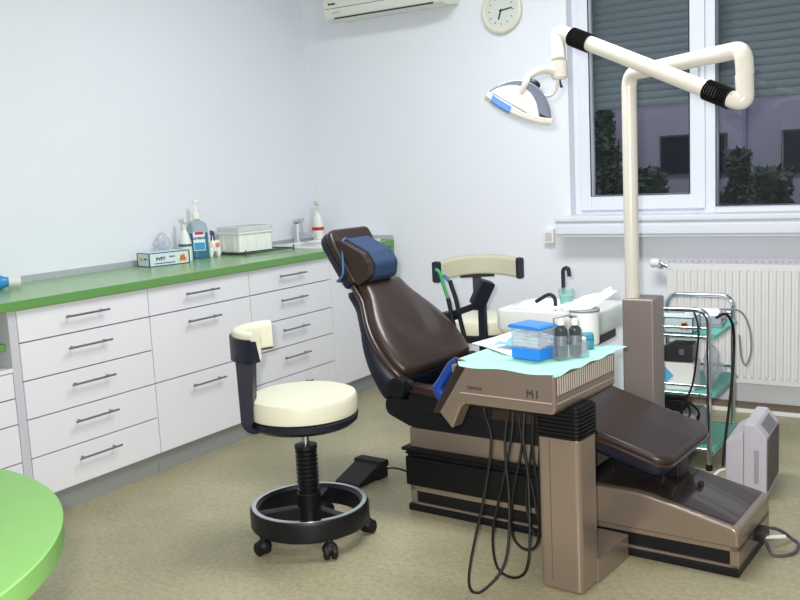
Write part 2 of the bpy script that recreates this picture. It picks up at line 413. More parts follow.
def carton(name, label, loc, rz, lx, ly, lz, txt, group, orange_side=True):
    o = thing(name, label, 'carton', loc, rz, group)
    MB().box(-lx/2, lx/2, -ly/2, ly/2, 0, lz, .001).build('carton', box_m, o)
    e = MB(); q = .004; x, y = lx/2, ly/2
    for zz in (0, lz-q):
        for s in (-1, 1):
            e.box(-x-.0006, x+.0006, s*y-.0008, s*y+.0008, zz, zz+q)
            e.box(s*x-.0008, s*x+.0008, -y, y, zz, zz+q)
    for sx in (-1, 1):
        for sy in (-1, 1): e.box(sx*x-q/2-.0004, sx*x+q/2+.0004, sy*y-q/2-.0004, sy*y+q/2+.0004, 0, lz)
    e.build('printed_border', ink2_m, o)
    if txt:
        text('printed_name', txt, lz*.34, frame((-lx*.22, -y-.0008, lz*.52), (1, 0, 0), (0, 0, 1), (0, -1, 0)), ink_m, o, off=.0008)
        text('printed_name', txt, lz*.2, frame((-x-.0008, -ly*.18, lz*.55), (0, -1, 0), (0, 0, 1), (-1, 0, 0)), ink2_m, o, off=.0005)
        MB().box(.0, .03, -y-.001, -y, lz*.6, lz*.68).box(-lx*.38, .03, -y-.001, -y, lz*.18, lz*.24).build('printed_line', ink2_m, o)
    g = MB()
    for cx, cz, r in ((.0, 0, .2), (-.16, -.12, .14), (.18, -.1, .16), (.1, .17, .12), (-.1, .12, .12)):
        g.lathe([(0, 0), (r*lz, 0), (r*lz, .001), (0, .001)], n=14, M=frame((lx*.33+cx*lz, -y-.0002, lz*.45+cz*lz), (1, 0, 0), (0, 0, 1), (0, -1, 0)))
    if txt:
        g.build('printed_fruit', orange_m, o); g = MB()
        g.lathe([(0, 0), (.15*lz, 0), (.15*lz, .001), (0, .001)], n=14, M=frame((-x-.0002, ly*.2, lz*.55), (0, -1, 0), (0, 0, 1), (-1, 0, 0)))
    g.build('printed_fruit', orange_m, o)
    return o
gb = carton('glove_carton', 'pale blue glove carton with dark edges on the green worktop', (.125, -1.425, ZT), R(77), .225, .115, .068, 'PVFT', 'glove cartons')
def crumple(name, m, loc, sc, label, cat, parent=None, seed=1, rough=.3, n=3):
    random.seed(seed); t = bmesh.new(); bmesh.ops.create_icosphere(t, subdivisions=n, radius=1)
    for v in t.verts:
        k = 1+random.uniform(-rough, rough); v.co = Vector((v.co.x*sc[0]*k, v.co.y*sc[1]*k, max(-.98, v.co.z)*sc[2]*(1+random.uniform(-rough, rough)*.5)))
    lowz = min(v.co.z for v in t.verts)
    for v in t.verts: v.co.z -= lowz
    s = MB(); s._merge(t, Matrix.Translation(loc)); o = s.build(name, m, parent, ang=20)
    if label: tag(o, label, cat)
    return o
crumple('plastic_bag', film_m, (.035, -1.34, ZT), (.028, .05, .075), 'crumpled clear plastic bag against the wall behind the glove carton', 'bag', seed=5)

def spray_bottle(label, loc, rz, band, h=.215, wdt=.036):
    o = thing('spray_bottle', label, 'spray bottle', loc, rz, 'white spray bottles on the worktop')
    k = h/.215
    MB().lathe([(0, 0), (wdt, 0), (wdt+.002, .006), (wdt+.002, .09*k), (wdt*.75, .125*k), (.014, .155*k), (.013, .168*k)], sx=1, sy=.72).build('bottle', white_p, o)
    t = MB().lathe([(.015, .165*k), (.016, .168*k), (.016, .183*k), (.011, .19*k)]).box(-.045, .03, -.010, .010, .188*k, .21*k, .006)
    t.build('spray_head', acwhite_m, o)
    MB().prism([(-.028, .19*k), (-.034, .175*k), (-.03, .15*k), (-.024, .152*k), (-.026, .175*k), (-.018, .19*k)], -.005, .005).build('trigger', acwhite_m, o)
    MB().lathe([(wdt+.0026, .02*k), (wdt+.0026, .085*k)], sx=1, sy=.73).build('label_sheet', mat('cream_label', (230, 230, 214), .6), o)
    MB().lathe([(wdt+.003, band[0]*k), (wdt+.003, band[1]*k)], sx=1, sy=.735).build('label_band', band[2], o)
    return o
spray_bottle('white spray bottle with a teal-topped label beside the mouthwash', (.09, -1.235, ZT), R(-20), (.072, .085, mat('teal_band', (36, 110, 120), .5)), .225, .041)
spray_bottle('white spray bottle with a red label in the corner behind the tap', (.085, -.085, ZT+.0125), R(150), (.050, .068, red_m), .245, .044)

mw = thing('mouthwash_bottle', 'large teal mouthwash pump bottle standing on the worktop', 'bottle', (.075, -1.125, ZT), R(55)); mw.scale = (1.05, 1.05, 1.24)
MB().lathe([(0, .002), (.048, .002), (.051, .01), (.051, .11), (.0, .112)], sx=1, sy=.6).build('liquid', teal_m, mw)
MB().lathe([(0, 0), (.05, 0), (.053, .01), (.053, .125), (.047, .148), (.03, .160), (.017, .164), (.017, .175)], sx=1, sy=.62).build('bottle', clear('bottle_glass', (205, 220, 228), .93), mw)
MB().lathe([(.02, .170), (.021, .173), (.021, .195), (.009, .2), (.008, .235), (.012, .237), (.012, .25), (.0, .251)]).box(-.012, .022, -.007, .007, .24, .25, .003).build('pump_cap', white_p, mw)
MB().tube([(0, 0, .01), (0, 0, .17)], .004, 8).build('dip_tube', white_p, mw)
lb = MB().box(-.030, .030, -.0352, -.0332, .035, .115, .0005).build('label_sheet', mat('label_white', (226, 236, 244), .5), mw)
MB().box(-.02, .024, -.036, -.0345, .104, .115).build('label_band', red_m, lb)
MB().box(-.027, .027, -.036, -.0345, .038, .07).build('label_panel', mat('label_blue', (60, 150, 196), .5), lb)
text('label_name', 'LISTERINE', .0135, frame((0, -.0362, .088), (1, 0, 0), (0, 0, 1), (0, -1, 0)), ink2_m, lb, off=.0006, sx=.95)

mg = thing('toothbrush_mug', 'white tooth-shaped mug with an orange dot beside the mouthwash', 'mug', (.085, -1.022, ZT), R(60))
m_ = MB().lathe([(0, .03), (.03, .03), (.036, .045), (.04, .065), (.038, .085), (.035, .088), (.033, .085), (.034, .06), (0, .05)])
for sx in (-1, 1):
    for sy in (-1, 1): m_.tube([(sx*.016, sy*.016, .045), (sx*.021, sy*.021, .02), (sx*.02, sy*.02, 0)], [.018, .014, .008], 12)
m_.build('cup', porc_m, mg)
MB().sphere((.012, -.04, .066), .012, (1, .4, 1)).build('dot', mat('orange_plastic', (250, 120, 50), .5), mg)
for i, (dx, dy, t, lab) in enumerate(((.008, .005, .28, 'dark toothbrush leaning right in the tooth-shaped mug'), (-.012, -.004, -.22, 'dark toothbrush leaning left in the tooth-shaped mug'))):
    o = thing('toothbrush', lab, 'toothbrush', (.085+dx, -1.022+dy, ZT+.055))
    M = Matrix.Rotation(t, 4, 'X') @ Matrix.Rotation(t*.6, 4, 'Y')
    MB().box(-.004, .004, -.002, .002, 0, .085, .001, M=M).build('handle', ink2_m, o)
    MB().box(-.005, .005, -.008, .004, .066, .088, .001, M=M).build('bristles', mat('violet_bristle', (96, 84, 140), .7), o)

# wire rack + tub
rk = thing('wire_rack', 'dark wire rack lying on the worktop under the white tub', 'rack', (.165, -.79, ZT), R(-8))
r_ = MB(); a, c = .14, .175
r_.tube([(-a, -c, .012), (a, -c, .012), (a, c, .012), (-a, c, .012)], .004, 8, closed=True)
for k in range(7): y = -c+2*c*k/6; r_.tube([(-a, y, .012), (a, y, .012)], .002, 6)
for sx in (-1, 1):
    for sy in (-1, 1): r_.tube([(sx*a, sy*c, 0), (sx*a, sy*c, .03)], .004, 8)
r_.build('wire', mat('grey_wire', (96, 98, 112), .35, .7), rk)
tb = thing('storage_tub', 'white plastic storage tub with a loose clear lid on the wire rack', 'tub', (.14, -.825, ZT+.016), R(-8)); tb.scale = (.95, .82, .95)
MB().prism(roundpoly([(-.10, -.145), (.10, -.145), (.10, .145), (-.10, .145)], .02, 4), 0, .105, 'xy').build('tub', clear('tub_white', (248, 250, 244), .1, .3), tb)
MB().pillow(roundpoly([(-.11, -.155), (.11, -.155), (.11, .155), (-.11, .155)], .02, 4), .1, .113, .004).build('rim', clear('rim_white', (240, 242, 236), .1, .3), tb)
MB().pillow(roundpoly([(-.105, -.15), (.105, -.15), (.105, .15), (-.105, .15)], .02, 4), .112, .145, .03).build('lid', clear('lid_clear', (240, 242, 240), .55, .2), tb)
for k in (-.08, 0, .08): MB().box(.1, .104, k-.006, k+.006, .01, .1).build('rib', clear('rib_white', (246, 248, 244), .1, .3), tb)
for k in (-.05, .05): MB().box(k-.006, k+.006, -.149, -.145, .01, .1).build('rib', clear('rib_white', (246, 248, 244), .1, .3), tb)

sk_ = thing('sink', 'shallow white inset sink in the corner end of the worktop', 'sink', (.29, -.30, ZT))
def ring_plate(w, d, iw, idp, z0, z1, rr=.04):
    o_ = roundpoly([(-w, -d), (w, -d), (w, d), (-w, d)], rr, 5); i_ = roundpoly([(-iw, -idp), (iw, -idp), (iw, idp), (-iw, idp)], rr, 5)
    t = bmesh.new()
    A = [[t.verts.new((*p, z)) for p in q] for q, z in ((o_, z0), (o_, z1), (i_, z1), (i_, z0))]
    n = len(o_)
    for k in range(3):
        for i in range(n): t.faces.new((A[k][i], A[k][(i+1) % n], A[k+1][(i+1) % n], A[k+1][i]))
    bmesh.ops.recalc_face_normals(t, faces=t.faces[:]); s = MB(); s._merge(t); return s
MB_ = ring_plate(.245, .27, .17, .17, 0.0005, .012)
MB_.build('rim', porc_m, sk_)
MB().prism(roundpoly([(-.175, -.175), (.175, -.175), (.175, .175), (-.175, .175)], .04, 5), .0008, .003, 'xy').build('bowl', mat('sink_bowl', (214, 218, 216), .3), sk_)
MB().lathe([(0, .003), (.025, .003), (.025, .006), (0, .006)]).build('drain', chrome_m, sk_)
fc = thing('tap', 'grey mixer tap with a chunky lever at the back of the sink', 'tap', (.075, -.27, ZT+.012), R(-10)); fc.scale = (1.1, 1.25, 1.3)
MB().lathe([(0, 0), (.028, 0), (.028, .004), (.024, .008), (.024, .08), (.022, .086), (0, .086)]).build('body', alu_m, fc)
MB().prism([(0, .05), (.13, .04), (.135, .028), (.13, .02), (0, .012)], -.014, .014, bev=.004).build('spout', alu_m, fc)
MB().box(-.02, .055, -.013, .013, .088, .106, .005, M=Matrix.Rotation(R(-8), 4, 'Y')).build('lever', alu_m, fc)

# ================================================================== WALL THINGS
ac = thing('air_conditioner', 'white split air conditioner high on the back wall beside the corner', 'air conditioner', (.31, 0, 2.165))
L = .80
MB().prism([(0, .02), (0, .28), (-.17, .28), (-.205, .25), (-.212, .06), (-.195, .012), (-.14, 0)], 0, L, 'yz', bev=.012).build('body', acwhite_m, ac)
MB().box(.02, L-.02, -.2125, -.2095, .066, .069).build('panel_seam', dgrey_p, ac)
MB().box(.075, L-.06, -.2, -.194, .008, .016, .001).build('outlet_slot', ink_m, ac)
f_ = MB()
for i in range(7): f_.box(.045+i*.0075, .050+i*.0075, -.2145, -.2115, .088, .099 if i in (0, 4) else .096)
f_.build('badge', ink_m, ac)
f_ = MB()
for i in range(8): f_.box(.07+i*.007, .0745+i*.007, -.2115, -.207, .04, .046)
f_.build('badge', grey_p, ac)

ck = thing('wall_clock', 'round cream wall clock showing quarter past six on the back wall', 'clock', (1.372, 0, 2.113))
CM = frame((0, 0, 0), (1, 0, 0), (0, 0, 1), (0, -1, 0))
MB().lathe([(0, 0), (.118, 0), (.122, .012), (.118, .03), (.108, .036), (.088, .033), (.086, .026), (0, .026)], n=48, M=CM).build('case', mat('clock_cream', (214, 214, 198), .45), ck)
MB().lathe([(0, .0262), (.086, .0262), (.086, .0275), (0, .0275)], n=48, M=CM).build('dial', mat('clock_dial', (206, 212, 206), .5), ck)
t_ = MB()
for k in range(12):
    a = k*math.pi/6; t_.box(-.0022, .0022, .066, .076, .0275, .0285, M=CM @ Matrix.Rotation(a, 4, 'Z'))
t_.build('hour_mark', dgrey_p, ck)
MB().box(-.0045, .0045, -.008, .048, .029, .0305, .0005, M=CM @ Matrix.Rotation(R(162), 4, 'Z')).build('hour_hand', ink_m, ck)
MB().box(-.0035, .0035, -.010, .068, .031, .0325, .0005, M=CM @ Matrix.Rotation(R(-83), 4, 'Z')).build('minute_hand', ink_m, ck)

rd = thing('radiator', 'white ribbed panel radiator on the back wall under the window', 'radiator', (2.285, 0, .17))
LR = 1.15; pr = []; k = 0; x = .02
while x < LR-.03:
    pr += [(x, -.098), (x+.008, -.098), (x+.012, -.106), (x+.025, -.106), (x+.029, -.098)]; x += .0333
pr = [(0, -.08), (0, -.098)]+pr+[(LR, -.098), (LR, -.08)]
MB().prism(pr, .035, .555, 'xy').build('front_panel', rad_m, rd)
MB().box(0, LR, -.1, -.085, 0, .036, .004).box(0, LR, -.1, -.085, .554, .588, .004).build('header', rad_m, rd)
MB().box(.0, LR, -.06, -.045, .02, .58, .003).build('rear_panel', rad_m, rd)
g_ = MB().box(0, LR, -.1, -.04, .588, .593)
for i in range(38): g_.box(.01+i*.03, .026+i*.03, -.085, -.055, .593, .597)
g_.build('top_grille', mat('radiator_grille', (196, 194, 204), .5), rd)
MB().box(-.004, 0, -.1, -.04, 0, .595).box(LR, LR+.004, -.1, -.04, 0, .595).build('side_cover', rad_m, rd)
MB().box(.2, .23, -.05, -.001, .1, .5).box(.9, .93, -.05, -.001, .1, .5).build('bracket', rad_m, rd)
MB().cyl((LR-.05, -.07, -.17), (LR-.05, -.07, .02), .008).build('pipe', white_p, rd)
MB().cyl((-.045, -.07, .585), (0, -.07, .56), .010).cyl((-.045, -.07, .585), (-.045, -.07, .555), .013).build('valve', chrome_m, rd)
MB().lathe([(0, 0), (.02, 0), (.023, .006), (.023, .04), (.018, .046), (0, .046)], n=18, M=Matrix.Translation((-.05, -.07, .585)) @ Matrix.Rotation(R(-90), 4, 'Y')).build('valve_knob', white_p, rd)

# ================================================================== OPERATOR STOOLS
def stool(label, loc, rz, arc_r, arc_deg, back_x, wrapped, up, zb0, zb1):
    o = thing('operator_stool', label, 'stool', (*loc, 0), rz, 'dental stools')
    # foot ring
    MB().lathe([(.176, .065), (.204, .062), (.21, .07), (.21, .125), (.204, .134), (.188, .134), (.178, .125), (.176, .065)], n=56).build('foot_ring', black_m, o)
    MB().lathe([(.188, .1345), (.203, .1345), (.203, .1372), (.188, .1372), (.188, .1345)], n=56).build('ring_trim', chrome_m, o)
    s_ = MB()
    for k in range(3):
        a = R(200+120*k); M = Matrix.Rotation(a, 4, 'Z'); s_.box(.03, .18, -.018, .018, .07, .125, .005, M=M)
    s_.build('spoke', black_m, o)
    for k in range(5):
        a = R(38-rz*180/math.pi+72*k); cx, cy = .2*math.cos(a), .2*math.sin(a)
        c = MB().cyl((cx, cy, .05), (cx, cy, .075), .012, n=12)
        M = Matrix.Translation((cx, cy, 0)) @ Matrix.Rotation(a+.9+k*1.3, 4, 'Z')
        for sy in (-1, 1): c.lathe([(0, -.01), (.02, -.01), (.0245, -.006), (.0245, .006), (.02, .01), (0, .01)], n=20, M=M @ Matrix.Translation((.008, sy*.013, .0245)) @ Matrix.Rotation(R(90), 4, 'X'))
        c.sphere((cx, cy, .034), .027, (1, 1, .9))
        c.build('caster', rubber_m, o)
    MB().lathe([(0, .065), (.042, .065), (.042, .17), (.038, .175), (0, .175)], n=28).build('hub', black_m, o)
    pf = [(0, .17)]
    for k in range(10): z = .175+k*.0155; pf += [(.033, z), (.039, z+.004), (.039, z+.009), (.033, z+.013)]
    pf += [(.04, .332), (.04, .345), (0, .348)]
    MB().lathe(pf, n=28).build('bellows', black_m, o)
    MB().cyl((0, 0, .34), (0, 0, .40+up), .013).build('gas_piston', chrome_m, o)
    MB().lathe([(0, .366+up), (.03, .366+up), (.045, .378+up), (.05, .39+up), (0, .39+up)]).build('seat_socket', black_m, o)
    MB().lathe([(0, .386+up), (.10, .386+up), (.170, .394+up), (.188, .408+up), (.192, .428+up), (.186, .432+up), (0, .432+up)], n=48).build('seat_pan', navy_m, o)
    MB().lathe([(0, .43+up), (.178, .43+up), (.188, .436+up), (.191, .45+up), (.191, .488+up), (.185, .501+up), (.170, .507+up), (.08, .511+up), (0, .512+up)], n=48).build('seat', cream_m, o)
    # back post: flat bar sweeping from under the pan up to the backrest
    pts = bend([(-.06, -.03, .405+up), (-.172, -.105, .405+up), (back_x+.042, -.085, zb0+.02)] if wrapped else [(-.06, 0, .41+up), (-.19, 0, .41+up), (back_x-.03, 0, zb0+.01)], .035, 6)
    t = bmesh.new(); rows = []
    for i, p in enumerate(pts):
        d = (Vector(pts[min(i+1, len(pts)-1)])-Vector(pts[max(i-1, 0)])).normalized(); nrm = Vector((-d.z, 0, d.x))
        wd = .032 if wrapped else .022; th = .011+(.019*min(1, max(0, (p.z-.41-up)/.06)) if wrapped else 0)
        rows.append([t.verts.new(Vector(p)+nrm*a*th+Vector((0, b*wd, 0))) for a, b in ((1, 1), (1, -1), (-1, -1), (-1, 1))])
    for a, b in zip(rows, rows[1:]):
        for k in range(4): t.faces.new((a[k], a[(k+1) % 4], b[(k+1) % 4], b[k]))
    t.faces.new(rows[0][::-1]); t.faces.new(rows[-1]); bmesh.ops.recalc_face_normals(t, faces=t.faces[:])
    s_ = MB(); s_._merge(t); s_.build('back_post', black_m if not wrapped else navy_m, o)
    # curved backrest: section swept along an arc whose opening faces the seat (+x)
    cx = back_x+arc_r; half = R(arc_deg)/2
    def arc(section, a0, a1, n=24, taper=True):
        t = bmesh.new(); rows = []
        for i in range(n+1):
            u = i/n; a = a0+(a1-a0)*u
            k = 1.
            bow = 0 if wrapped else -.021*(a/half)**2
            rows.append([t.verts.new((cx-(arc_r+dr*k)*math.cos(a), (arc_r+dr*k)*math.sin(a), z+bow)) for dr, z in section])
        m = len(section)
        for p, q in zip(rows, rows[1:]):
            for k in range(m): t.faces.new((p[k], p[(k+1) % m], q[(k+1) % m], q[k]))
        t.faces.new(rows[0][::-1]); t.faces.new(rows[-1]); bmesh.ops.recalc_face_normals(t, faces=t.faces[:])
        s = MB(); s._merge(t); return s
    z0, z1 = zb0, zb1
    cush = roundpoly([(-.034, z0+.004), (.018, z0+.004), (.018, z1), (-.034, z1)], [.012, .004, .018, .022], 4)
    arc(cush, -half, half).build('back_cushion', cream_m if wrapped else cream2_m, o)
    if wrapped:
        shell = roundpoly([(.0165, z0), (.026, z0), (.026, z1-.022), (.0165, z1-.02)], .003, 2)
        arc(shell, -half, half).build('back_shell', navy_m, o)
        for s in (-1, 1): arc([(-.022, z0-.002), (.026, z0-.002), (.026, z1-.024), (-.004, z1-.03)], s*half, s*(half+.025), 2).build('end_trim', navy_m, o)
        arc([(-.018, z0-.003), (.026, z0-.003), (.026, z0+.005), (-.018, z0+.005)], -half, half).build('lower_rail', navy_m, o)
    else:
        capsec = roundpoly([(-.036, z0-.001), (.020, z0-.001), (.020, z1+.002), (-.036, z1+.002)], .014, 4)
        for s in (-1, 1):
            e = arc(capsec, s*half, s*(half+.045), 3).build('end_cap', navy_m, o)
        MB().box(back_x-.03, back_x+.02, -.09, .09, z0-.014, z0+.001, .004).build('back_bracket', navy_m, o)
    return o
stool('cream round stool with wraparound low backrest in front of the white drawers', (1.635, -2.245), R(30), .155, 126, -.212, True, .026, .672, .772)
stool('cream stool with a wide curved backrest behind the dental chair, by the back wall', (1.50, -.62), R(-57), .36, 72, -.20, False, .035, .728, .832)

# ================================================================== FOOT PEDAL
fp = thing('foot_pedal', 'black wedge-shaped foot pedal on the floor between stool and dental chair', 'pedal', (1.447, -1.655, 0), R(86))
MB().prism([(-.105, .004), (.075, .004), (.075, .066), (.05, .072), (-.10, .02)], -.065, .065, bev=.005).build('wedge', black_m, fp)
MB().box(.035, .095, -.075, .075, .045, .078, .01).build('tread_bar', rubber_m, fp)
MB().box(.02, .09, -.07, .07, 0, .045, .006).build('rear_block', rubber_m, fp)
MB().tube(spline([(.08, -.03, .03), (.12, -.10, .03), (.10, -.22, .02), (.04, -.34, .03)]), .004, 8).build('cable', rubber_m, fp)

# ================================================================== DENTAL CHAIR
dc = thing('dental_chair', 'brown leather dental chair with raised backrest on a bronze and black base', 'dental chair', (2.4, -1.66, 0), R(-3))
YN, YB = -.225, .135
MB().box(-.583, .642, YN-.008, YB, 0, .026, .004).build('plinth', black_m, dc)
# lower frame with a dark slot
lf = MB().box(-.575, .640, YN, YB-.005, .024, .034).box(-.575, .640, YN, YB-.005, .078, .098, .002)
lf.box(-.575, -.548, YN, YB-.005, .024, .098, .002).box(.612, .640, YN, YB-.005, .024, .098, .002)
lf.build('lower_frame', bronze_m, dc)
MB().box(-.56, .63, YN+.008, YB-.012, .03, .09).build('slot_panel', black_m, dc)
# bellows round the lift
bl = MB()
for z0, z1, e in ((.10, .212, .010), (.212, .221, .004), (.2205, .231, .010), (.231, .236, .006), (.236, .250, .020)):
    bl.box(-.578-e, .14, YN-e, YB+e, z0, z1, .006)
bl.build('lift_bellows', bellows_m, dc)
MB().box(-.572, .14, YN+.004, YB-.002, .245, .322, .006).build('upper_band', bronze_m, dc)
# sloping foot cover
cov = [(.06, .09), (.640, .09), (.640, .142), (.625, .156), (.355, .214), (.30, .219), (.06, .219)]
MB().prism(cov, YN-.004, YB, bev=.010, seg=3).build('foot_cover', bronze_m, dc)
sl_ = (.156-.214)/(.625-.355)
def ztop(x): return .2195 if x < .32 else .214+sl_*(x-.355)+.0015
MB().prism([(.10, .2195), (.32, .2200), (.36, .2145), (.62, .1585), (.62, .161), (.36, .2175), (.32, .2225), (.10, .2222)], YN+.02, YB-.02).build('cover_inlay', bronze_d, dc)
MB().box(-.008, .008, -.012, .012, 0, .02, .004, M=Matrix.Translation((.46, -.02, ztop(.46)))).build('cover_knob', black_m, dc)
MB().box(.638, .668, -.06, .02, .055, .085, .006).build('cable_socket', black_m, dc)
MB().box(.18, .36, -.08, .08, .2, .30, .01).box(.3, .40, -.05, .05, .22, .29, .01).build('leg_support', black_m, dc)
# seat shell + cushion
shell = roundpoly([(-.682, .425), (-.682, .365), (-.57, .325), (.12, .300), (.12, .405), (-.1, .425)], [.03, .05, .06, .02, .02, .05], 5)
MB().prism(shell, -.215, .215, bev=.015, seg=3).build('seat_shell', black_m, dc)
def slab_xz(line, y0, y1, th, bev):
    up = [(x, z) for x, z in line]; dn = [(x, z-th) for x, z in line][::-1]
    return MB().prism(up+dn, y0, y1, bev=bev, seg=3)
MB().prism(roundpoly([(-.50, .405), (.05, .400), (.05, .446), (-.2, .452), (-.50, .440)], [.015, .005, .01, .08, .02], 4), -.24, .24, bev=.012, seg=3).build('seat_cushion', brown_m, dc)
MB().prism(roundpoly([(-.550, .468), (-.20, .440), (-.20, .470), (-.550, .496)], .008, 3), -.252, -.200, bev=.008, seg=3).build('armrest', brown_e, dc)
MB().prism([(-.550, .41), (-.20, .40), (-.20, .442), (-.550, .469)], -.246, -.206, bev=.006).build('armrest_bracket', black_m, dc)
# leg rest
def legpt(u): return Vector((.035+.385*u, 0, .425-.115*u))
ex = Vector((.385, 0, -.115)).normalized(); ez = Vector((.115, 0, .385)).normalized(); ey = Vector((0, 1, 0))
LM = frame((.035, 0, .425), ex, ey, ez)
lout = roundpoly([(0, -.235), (.40, -.225), (.40, .225), (0, .235)], [.01, .06, .06, .01], 8)
lg = MB().pillow(lout, -.008, .026, .016, M=LM, r2=.006).build('leg_rest', brown_m, dc)
MB().pillow(roundpoly([(0, -.232), (.395, -.222), (.395, .222), (0, .232)], [.01, .06, .06, .01], 8), -.052, -.008, .004, M=LM, r2=.025).build('leg_shell', navy_m, lg)
MB().tube([LM @ Vector((*p, -.004)) for p in roundpoly([(0, -.236), (.402, -.226), (.402, .226), (0, .236)], [.01, .06, .06, .01], 8)], .007, 8, closed=True).build('leg_piping', brown_e, lg)
# backrest: local axes u (up the back), v (across), n (towards the patient)
b0 = Vector((-.575, 0, .505)); b1 = Vector((-.872, -.0, .834))
u_ = (b1-b0).normalized(); LB = (b1-b0).length; n_ = Vector((u_.z, 0, -u_.x)); v_ = n_.cross(u_)
BM = frame(b0, u_, v_, n_)
hw = [(0, .218), (.03, .238), (.08, .248), (.14, .249), (.20, .237), (.26, .210), (.32, .172), (.37, .143), (LB, .128)]
def pad(hw, fn, r, M, rows=30, cols=28):
    """upholstered slab: rows run up the panel, each row a rounded cross-section of half-width w between fn(u)=(n0, n1)"""
    P = [(p.x, p.y) for p in spline([(a, w, 0) for a, w in hw], 6)]
    t = bmesh.new(); R_ = []; U = P[-1][0]-P[0][0]
    for u, w in P:
        e = min(u-P[0][0], P[-1][0]-u); k = 1 if e >= r else math.sqrt(max(0, 1-((r-e)/r)**2)); k = .12+.88*k
        n0, n1 = fn(u); mid = n0+.35*(n1-n0); row = []
        for j in range(cols):
            a = 2*math.pi*j/cols; c, s2 = math.cos(a), math.sin(a)
            x = math.copysign(abs(c)**(2/7), c); y = math.copysign(abs(s2)**(2/2.6), s2)
            ww = (w-(1-k)*r*.5)*x; h = (n1-mid if y > 0 else mid-n0)*k
            row.append(t.verts.new((u, ww, mid+h*y)))
        R_.append(row)
    for p, q in zip(R_, R_[1:]):
        for j in range(cols): t.faces.new((p[j], p[(j+1) % cols], q[(j+1) % cols], q[j]))
    t.faces.new(R_[0][::-1]); t.faces.new(R_[-1]); bmesh.ops.recalc_face_normals(t, faces=t.faces[:])
    s = MB(); s._merge(t, M); return s
bk = pad(hw, lambda u: (-.012, .052), .035, BM).build('backrest', brown_m, dc, ang=60)
hw2 = [(a-(.01 if i == 0 else 0), w+.006) for i, (a, w) in enumerate(hw)]
pad([(-.002, .228)]+hw2[1:], lambda u: (-.058-.095*max(0, 1-u/.26), -.008), .008, BM).build('back_shell', navy_m, bk, ang=60)
W2 = [(p.x, p.y) for p in spline([(a, w, 0) for a, w in hw2], 6)]
for sg in (-1, 1): MB().tube([BM @ Vector((a, sg*b, .0)) for a, b in W2], .0125, 10).build('back_piping', brown_e, bk)
MB().cyl((-.578, -.285, .485), (-.578, -.235, .485), .039, n=28).cyl((-.543, -.272, .494), (-.543, -.24, .494), .02, n=20).build('hinge_cap', black_m, dc)
MB().cyl((-.578, .235, .485), (-.578, .27, .485), .039, n=28).build('hinge_cap', black_m, dc)
# headrest
h0 = Vector((-.872, -.012, .838)); h1 = Vector((-1.000, -.012, 1.052))
hu = (h1-h0).normalized(); LH = (h1-h0).length; hn = Vector((hu.z, 0, -hu.x)); hv = hn.cross(hu)
HM = frame(h0, hu, hv, hn)
ho = roundpoly([(0, -.126), (LH, -.140), (LH, .140), (0, .126)], [.03, .03, .06, .03], 6)
hd = MB().pillow(ho, -.012, .022, .014, M=HM, r2=.008).build('headrest', brown_m, dc)
MB().pillow(roundpoly([(0, -.128), (LH, -.142), (LH, .142), (0, .128)], [.03, .03, .06, .03], 6), -.05, -.012, .003, M=HM, r2=.025).build('headrest_shell', navy_m, hd)
ps = roundpoly([(-.012, .02), (.195, .02), (.185, .042), (.085, .110), (.03, .116), (-.012, .08)], [.01, .01, .02, .04, .035, .03], 6)
HP = HM @ Matrix(((1, 0, 0, 0), (0, 0, 1, 0), (0, 1, 0, 0), (0, 0, 0, 1)))
MB().prism(ps, -.062, .124, 'xy', bev=.012, seg=3, M=HP).build('neck_pillow', brown_m, hd)
cv = roundpoly([(-.015, .05), (.10, .022), (.198, .022), (.188, .045), (.087, .114), (.029, .120), (-.016, .083)], [.004, .004, .004, .02, .04, .035, .03], 6)
MB().prism(cv, -.066, .082, 'xy', bev=.006, M=HP).build('pillow_cover', bluecl_m, hd, label='blue cloth cover over the neck pillow')
st_ = [(.16, -.055, .060), (.18, -.09, .032), (.16, -.147, .01), (.06, -.142, -.02), (.045, -.132, -.05), (.05, 0, -.056), (.05, .132, -.05), (.06, .144, 0), (.17, .11, .04), (.19, .08, .045)]
MB().tube([HM @ p for p in [Vector(q) for q in spline(st_, 5)]], .0045, 8).build('elastic_strap', bluestrap_m, hd, label='blue elastic strap')
MB().box(-.02, .06, -.05, .05, -.06, -.02, .01, M=HM).build('headrest_bracket', black_m, hd)

# ================================================================== DENTAL UNIT (instrument table on its column)
du = thing('instrument_unit', 'bronze instrument unit marked M1 on a column at the near side of the chair', 'dental unit', (2.6, -2.2, 0), R(-5))
cp = roundpoly([(-.082, -.045), (.057, -.045), (.057, .076), (-.082, .076)], .02, 5)
MB().pillow(cp, 0, .476, .003, r2=.012).build('column', bronze_m, du)
MB().box(-.040, -.039, -.0460, -.0440, .03, .47).build('column_seam', bronze_d, du)
MB().box(-.08, .060, .06, .285, 0, .080, .004).build('foot', bronze_m, du)
pb = MB()
for k in range(8):
    z = .476+k*.0120
    pb.prism(roundpoly([(-.085, -.047), (.060, -.047), (.060, .078), (-.085, .078)], .02, 5), z, z+.0075, 'xy')
    pb.prism(roundpoly([(-.079, -.041), (.054, -.041), (.054, .072), (-.079, .072)], .02, 5), z+.007, z+.012, 'xy')
pb.build('column_bellows', bellows_m, du)
zt, zb = .686, .566
HX = -.022
MB().prism([(-.30+HX, zb+.01), (-.275+HX, zb), (.035+HX, zb), (.045+HX, zb+.012), (.045+HX, zt), (-.31+HX, zt)], -.12, .285, bev=.011, seg=4).build('housing', bronze_m, du)
MB().prism([(-.278, zt), (-.384, .530), (-.336, .480), (-.300, .555), (-.28, zb+.002), (-.22, zb+.01), (-.22, zt-.001)], -.1205, -.06, bev=.008, seg=3).build('end_bracket', bronze_m, du)
